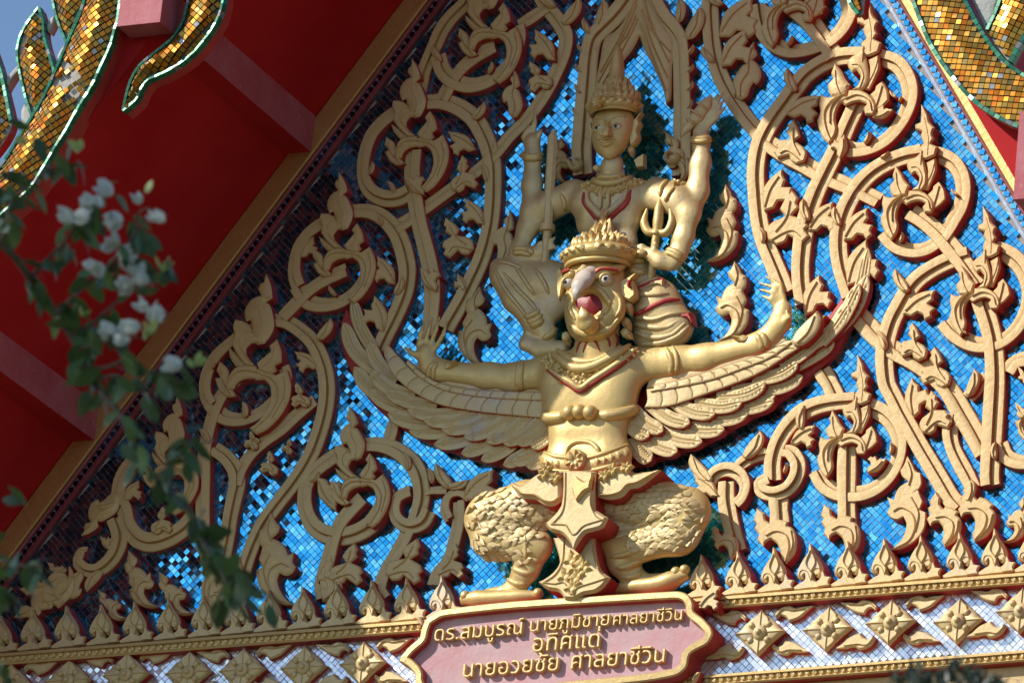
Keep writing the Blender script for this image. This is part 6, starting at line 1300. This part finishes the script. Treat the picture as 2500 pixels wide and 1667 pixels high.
for q in twigs: spots += [(x, y) for x, y in smooth_path(q, 5)[3:]]
spots += [(x, y) for x, y in Pm[10:]]
skipw = []
for i in range(290):
    x, y = spots[rg.integers(len(spots))]; x += rg.normal(0, 13); y += rg.normal(0, 13)
    if x > 640: continue
    d = rv()+vec_px(.2, .45)*.9; up = rv()+np.array([0, -.4, .7]); put(lf, first, pl, near(x, y, dep(x, y)+rg.normal(0, .05))-o0, d, up, rg.uniform(.034, .062)); first = False
for x, y in c2p('O', [(560,1090),(600,1230),(280,1050),(200,960),(360,1290),(90,920),(440,1180),(150,1350),(60,1010),(500,1250)])+c2p('E', [(60,60),(20,160),(40,420),(280,650),(290,740),(120,950),(60,900),(30,1380),(70,1520),(20,1430),(1680,960),(1820,940),(2060,960),(1520,320),(1560,380)])+[(600,1455),(612,1440),(585,1475)]:
    put(lf, False, pl, near(x, y, dep(x, y))-o0, rv()+vec_px(.1, .8), rv()+np.array([0, -.5, .6]), rg.uniform(.036, .060))
# flowers: three papery bracts each
bm = leafmesh('bract', BRACT, 1.0, .85, -.35, .25); ff = True
fl_px = c2p('Q', [(825,210),(530,415),(690,335),(900,425),(880,605),(955,755),(755,830),(1050,850),(985,945),(1165,1165),(850,1310),(1030,1245),(1350,1530),(1060,280),(1180,415),(40,495),(790,1290),(600,420),(1100,890),(650,380),(760,300),(850,470),(800,640),(930,680),(1010,800),(940,980),(1100,1100),(1200,1200),(900,1350),(960,1290),(720,780),(1230,420)])
for i, (x, y) in enumerate(fl_px):
    c = near(x, y, dep(x, y)-.05); sz = (.036 if i not in (13, 14, 15) else .026) if i < 19 else .029
    fo = bpy.data.objects.new('flower', None); link(fo, pl); fo.location = c-o0; ax = rv()*.5+vec_px(rg.normal(0, .6), -.2)+np.array([0, -.6, 0]); ax /= np.linalg.norm(ax); e1 = np.cross(ax, [0, 0, 1.]); e1 /= np.linalg.norm(e1); e2 = np.cross(ax, e1)
    nb_ = 5 if i < 13 else 4
    for k in range(nb_):
        a = 2*math.pi*k/nb_+rg.normal(0, .25); rad = e1*math.cos(a)+e2*math.sin(a); put(bm, ff, fo, -ax*sz*.35, ax*.85+rad*.75, -rad*.6+ax*.7, sz*rg.uniform(.85, 1.15)); ff = False
gm_ = leafmesh('bud', BUDG, 1.0, .6, -.2, .3); gf = True
for x, y in c2p('Q', [(1250,830),(1230,800),(1280,810),(1130,1320),(1150,1300),(1110,1350),(1480,1560),(1500,1540),(620,1160-400+400),(200-0,-160),(1110,220)])+c2p('O', [(620,1150),(590,1170)]):
    for k in range(2): put(gm_, gf, pl, near(x, y, dep(x, y)-.06)-o0, rv()+vec_px(0, -.3), rv(), rg.uniform(.020, .032)); gf = False
# unseen leaf clump added towards the sun to keep this branch in shade
cc_ = near(330, 760, DB)+np.array(SUN)*3.9
V = []; F = []; mb = MB(); nL = 5200
ctr = cc_+np.clip(rg.normal(size=(nL, 3)), -1.9, 1.9)*np.array([.42, .42, .34]); pxc = pxs(ctr); ok = (pxc[:, 0] < -90) | (pxc[:, 1] < -90); ctr = ctr[ok]
dd = rg.normal(size=(len(ctr), 3)); dd /= np.linalg.norm(dd, axis=1)[:, None]; ss = np.cross(dd, rg.normal(size=(len(ctr), 3))); ss /= np.linalg.norm(ss, axis=1)[:, None]; sz = rg.uniform(.035, .055, (len(ctr), 1))
Vt = np.stack([ctr, ctr+dd*sz*.5+ss*sz*.32, ctr+dd*sz, ctr+dd*sz*.5-ss*sz*.32], 1).reshape(-1, 3); b0 = (np.arange(len(ctr))*4)[:, None]
mb.add(Vt, (b0+np.array([[0, 1, 2, 3]])).tolist()); tag(mb.build('crown', LEAF, pl), kind='stuff')  # leaves of the added clump, out of view
mb = MB(); tube(mb, smooth_path([root, root+np.array([-.35, -.1, .12]), root*.45+cc_*.55+np.array([-.45, -.1, -.1]), cc_+np.array([-.2, 0, 0])], 6), np.linspace(.009, .024, 19), 8); mb.build('branch', TWIG, pl, 180)  # added limb joining the real branch to the unseen clump
gr_ = np.array([cc_[0]-1.6, cc_[1]-.3, 0.0]); mb = MB(); tube(mb, [cc_, (cc_*.6+gr_*.4)+np.array([-.55, 0, 0]), gr_], [.022, .05, .08], 9); mb.build('added_trunk', TWIG, pl, 180)  # carries the added clump down to the ground
# dark shrub tip at the foot of the sunlit frieze
sp = near(2320, 1700, 11.5); sh = thing('garden_shrub', (sp[0], sp[1], sp[2]-.25), 'blurred dark conifer tips rising below the sunlit lower cornice', 'shrub')
first = True; nd = leafmesh('sprig', leafmat('dark_sprig', (.012, .022, .012), (.03, .045, .02), .1), 1.0, .3); o0 = org(sh)
for x0, hgt in ((2200, 30), (2230, 48), (2290, 42), (2320, 58), (2350, 55), (2400, 26), (2260, 22), (2375, 40), (2430, 18)):
    for k in range(26):
        x = x0+rg.normal(0, 13); y = 1690-abs(rg.normal(.35, .35))*hgt*1.3; put(nd, first, sh, near(x, y, 11.5+rg.normal(0, .06))-o0, rv()*.7+np.array([0, 0, 1.]), rv(), rg.uniform(.018, .035)); first = False
mb = MB(); tube(mb, [near(2310, 1720, 11.5), near(2310, 1780, 11.5), sp+np.array([0, 0, -sp[2]])], [.01, .02, .04], 7); mb.build('stem', TWIG, sh, 180)
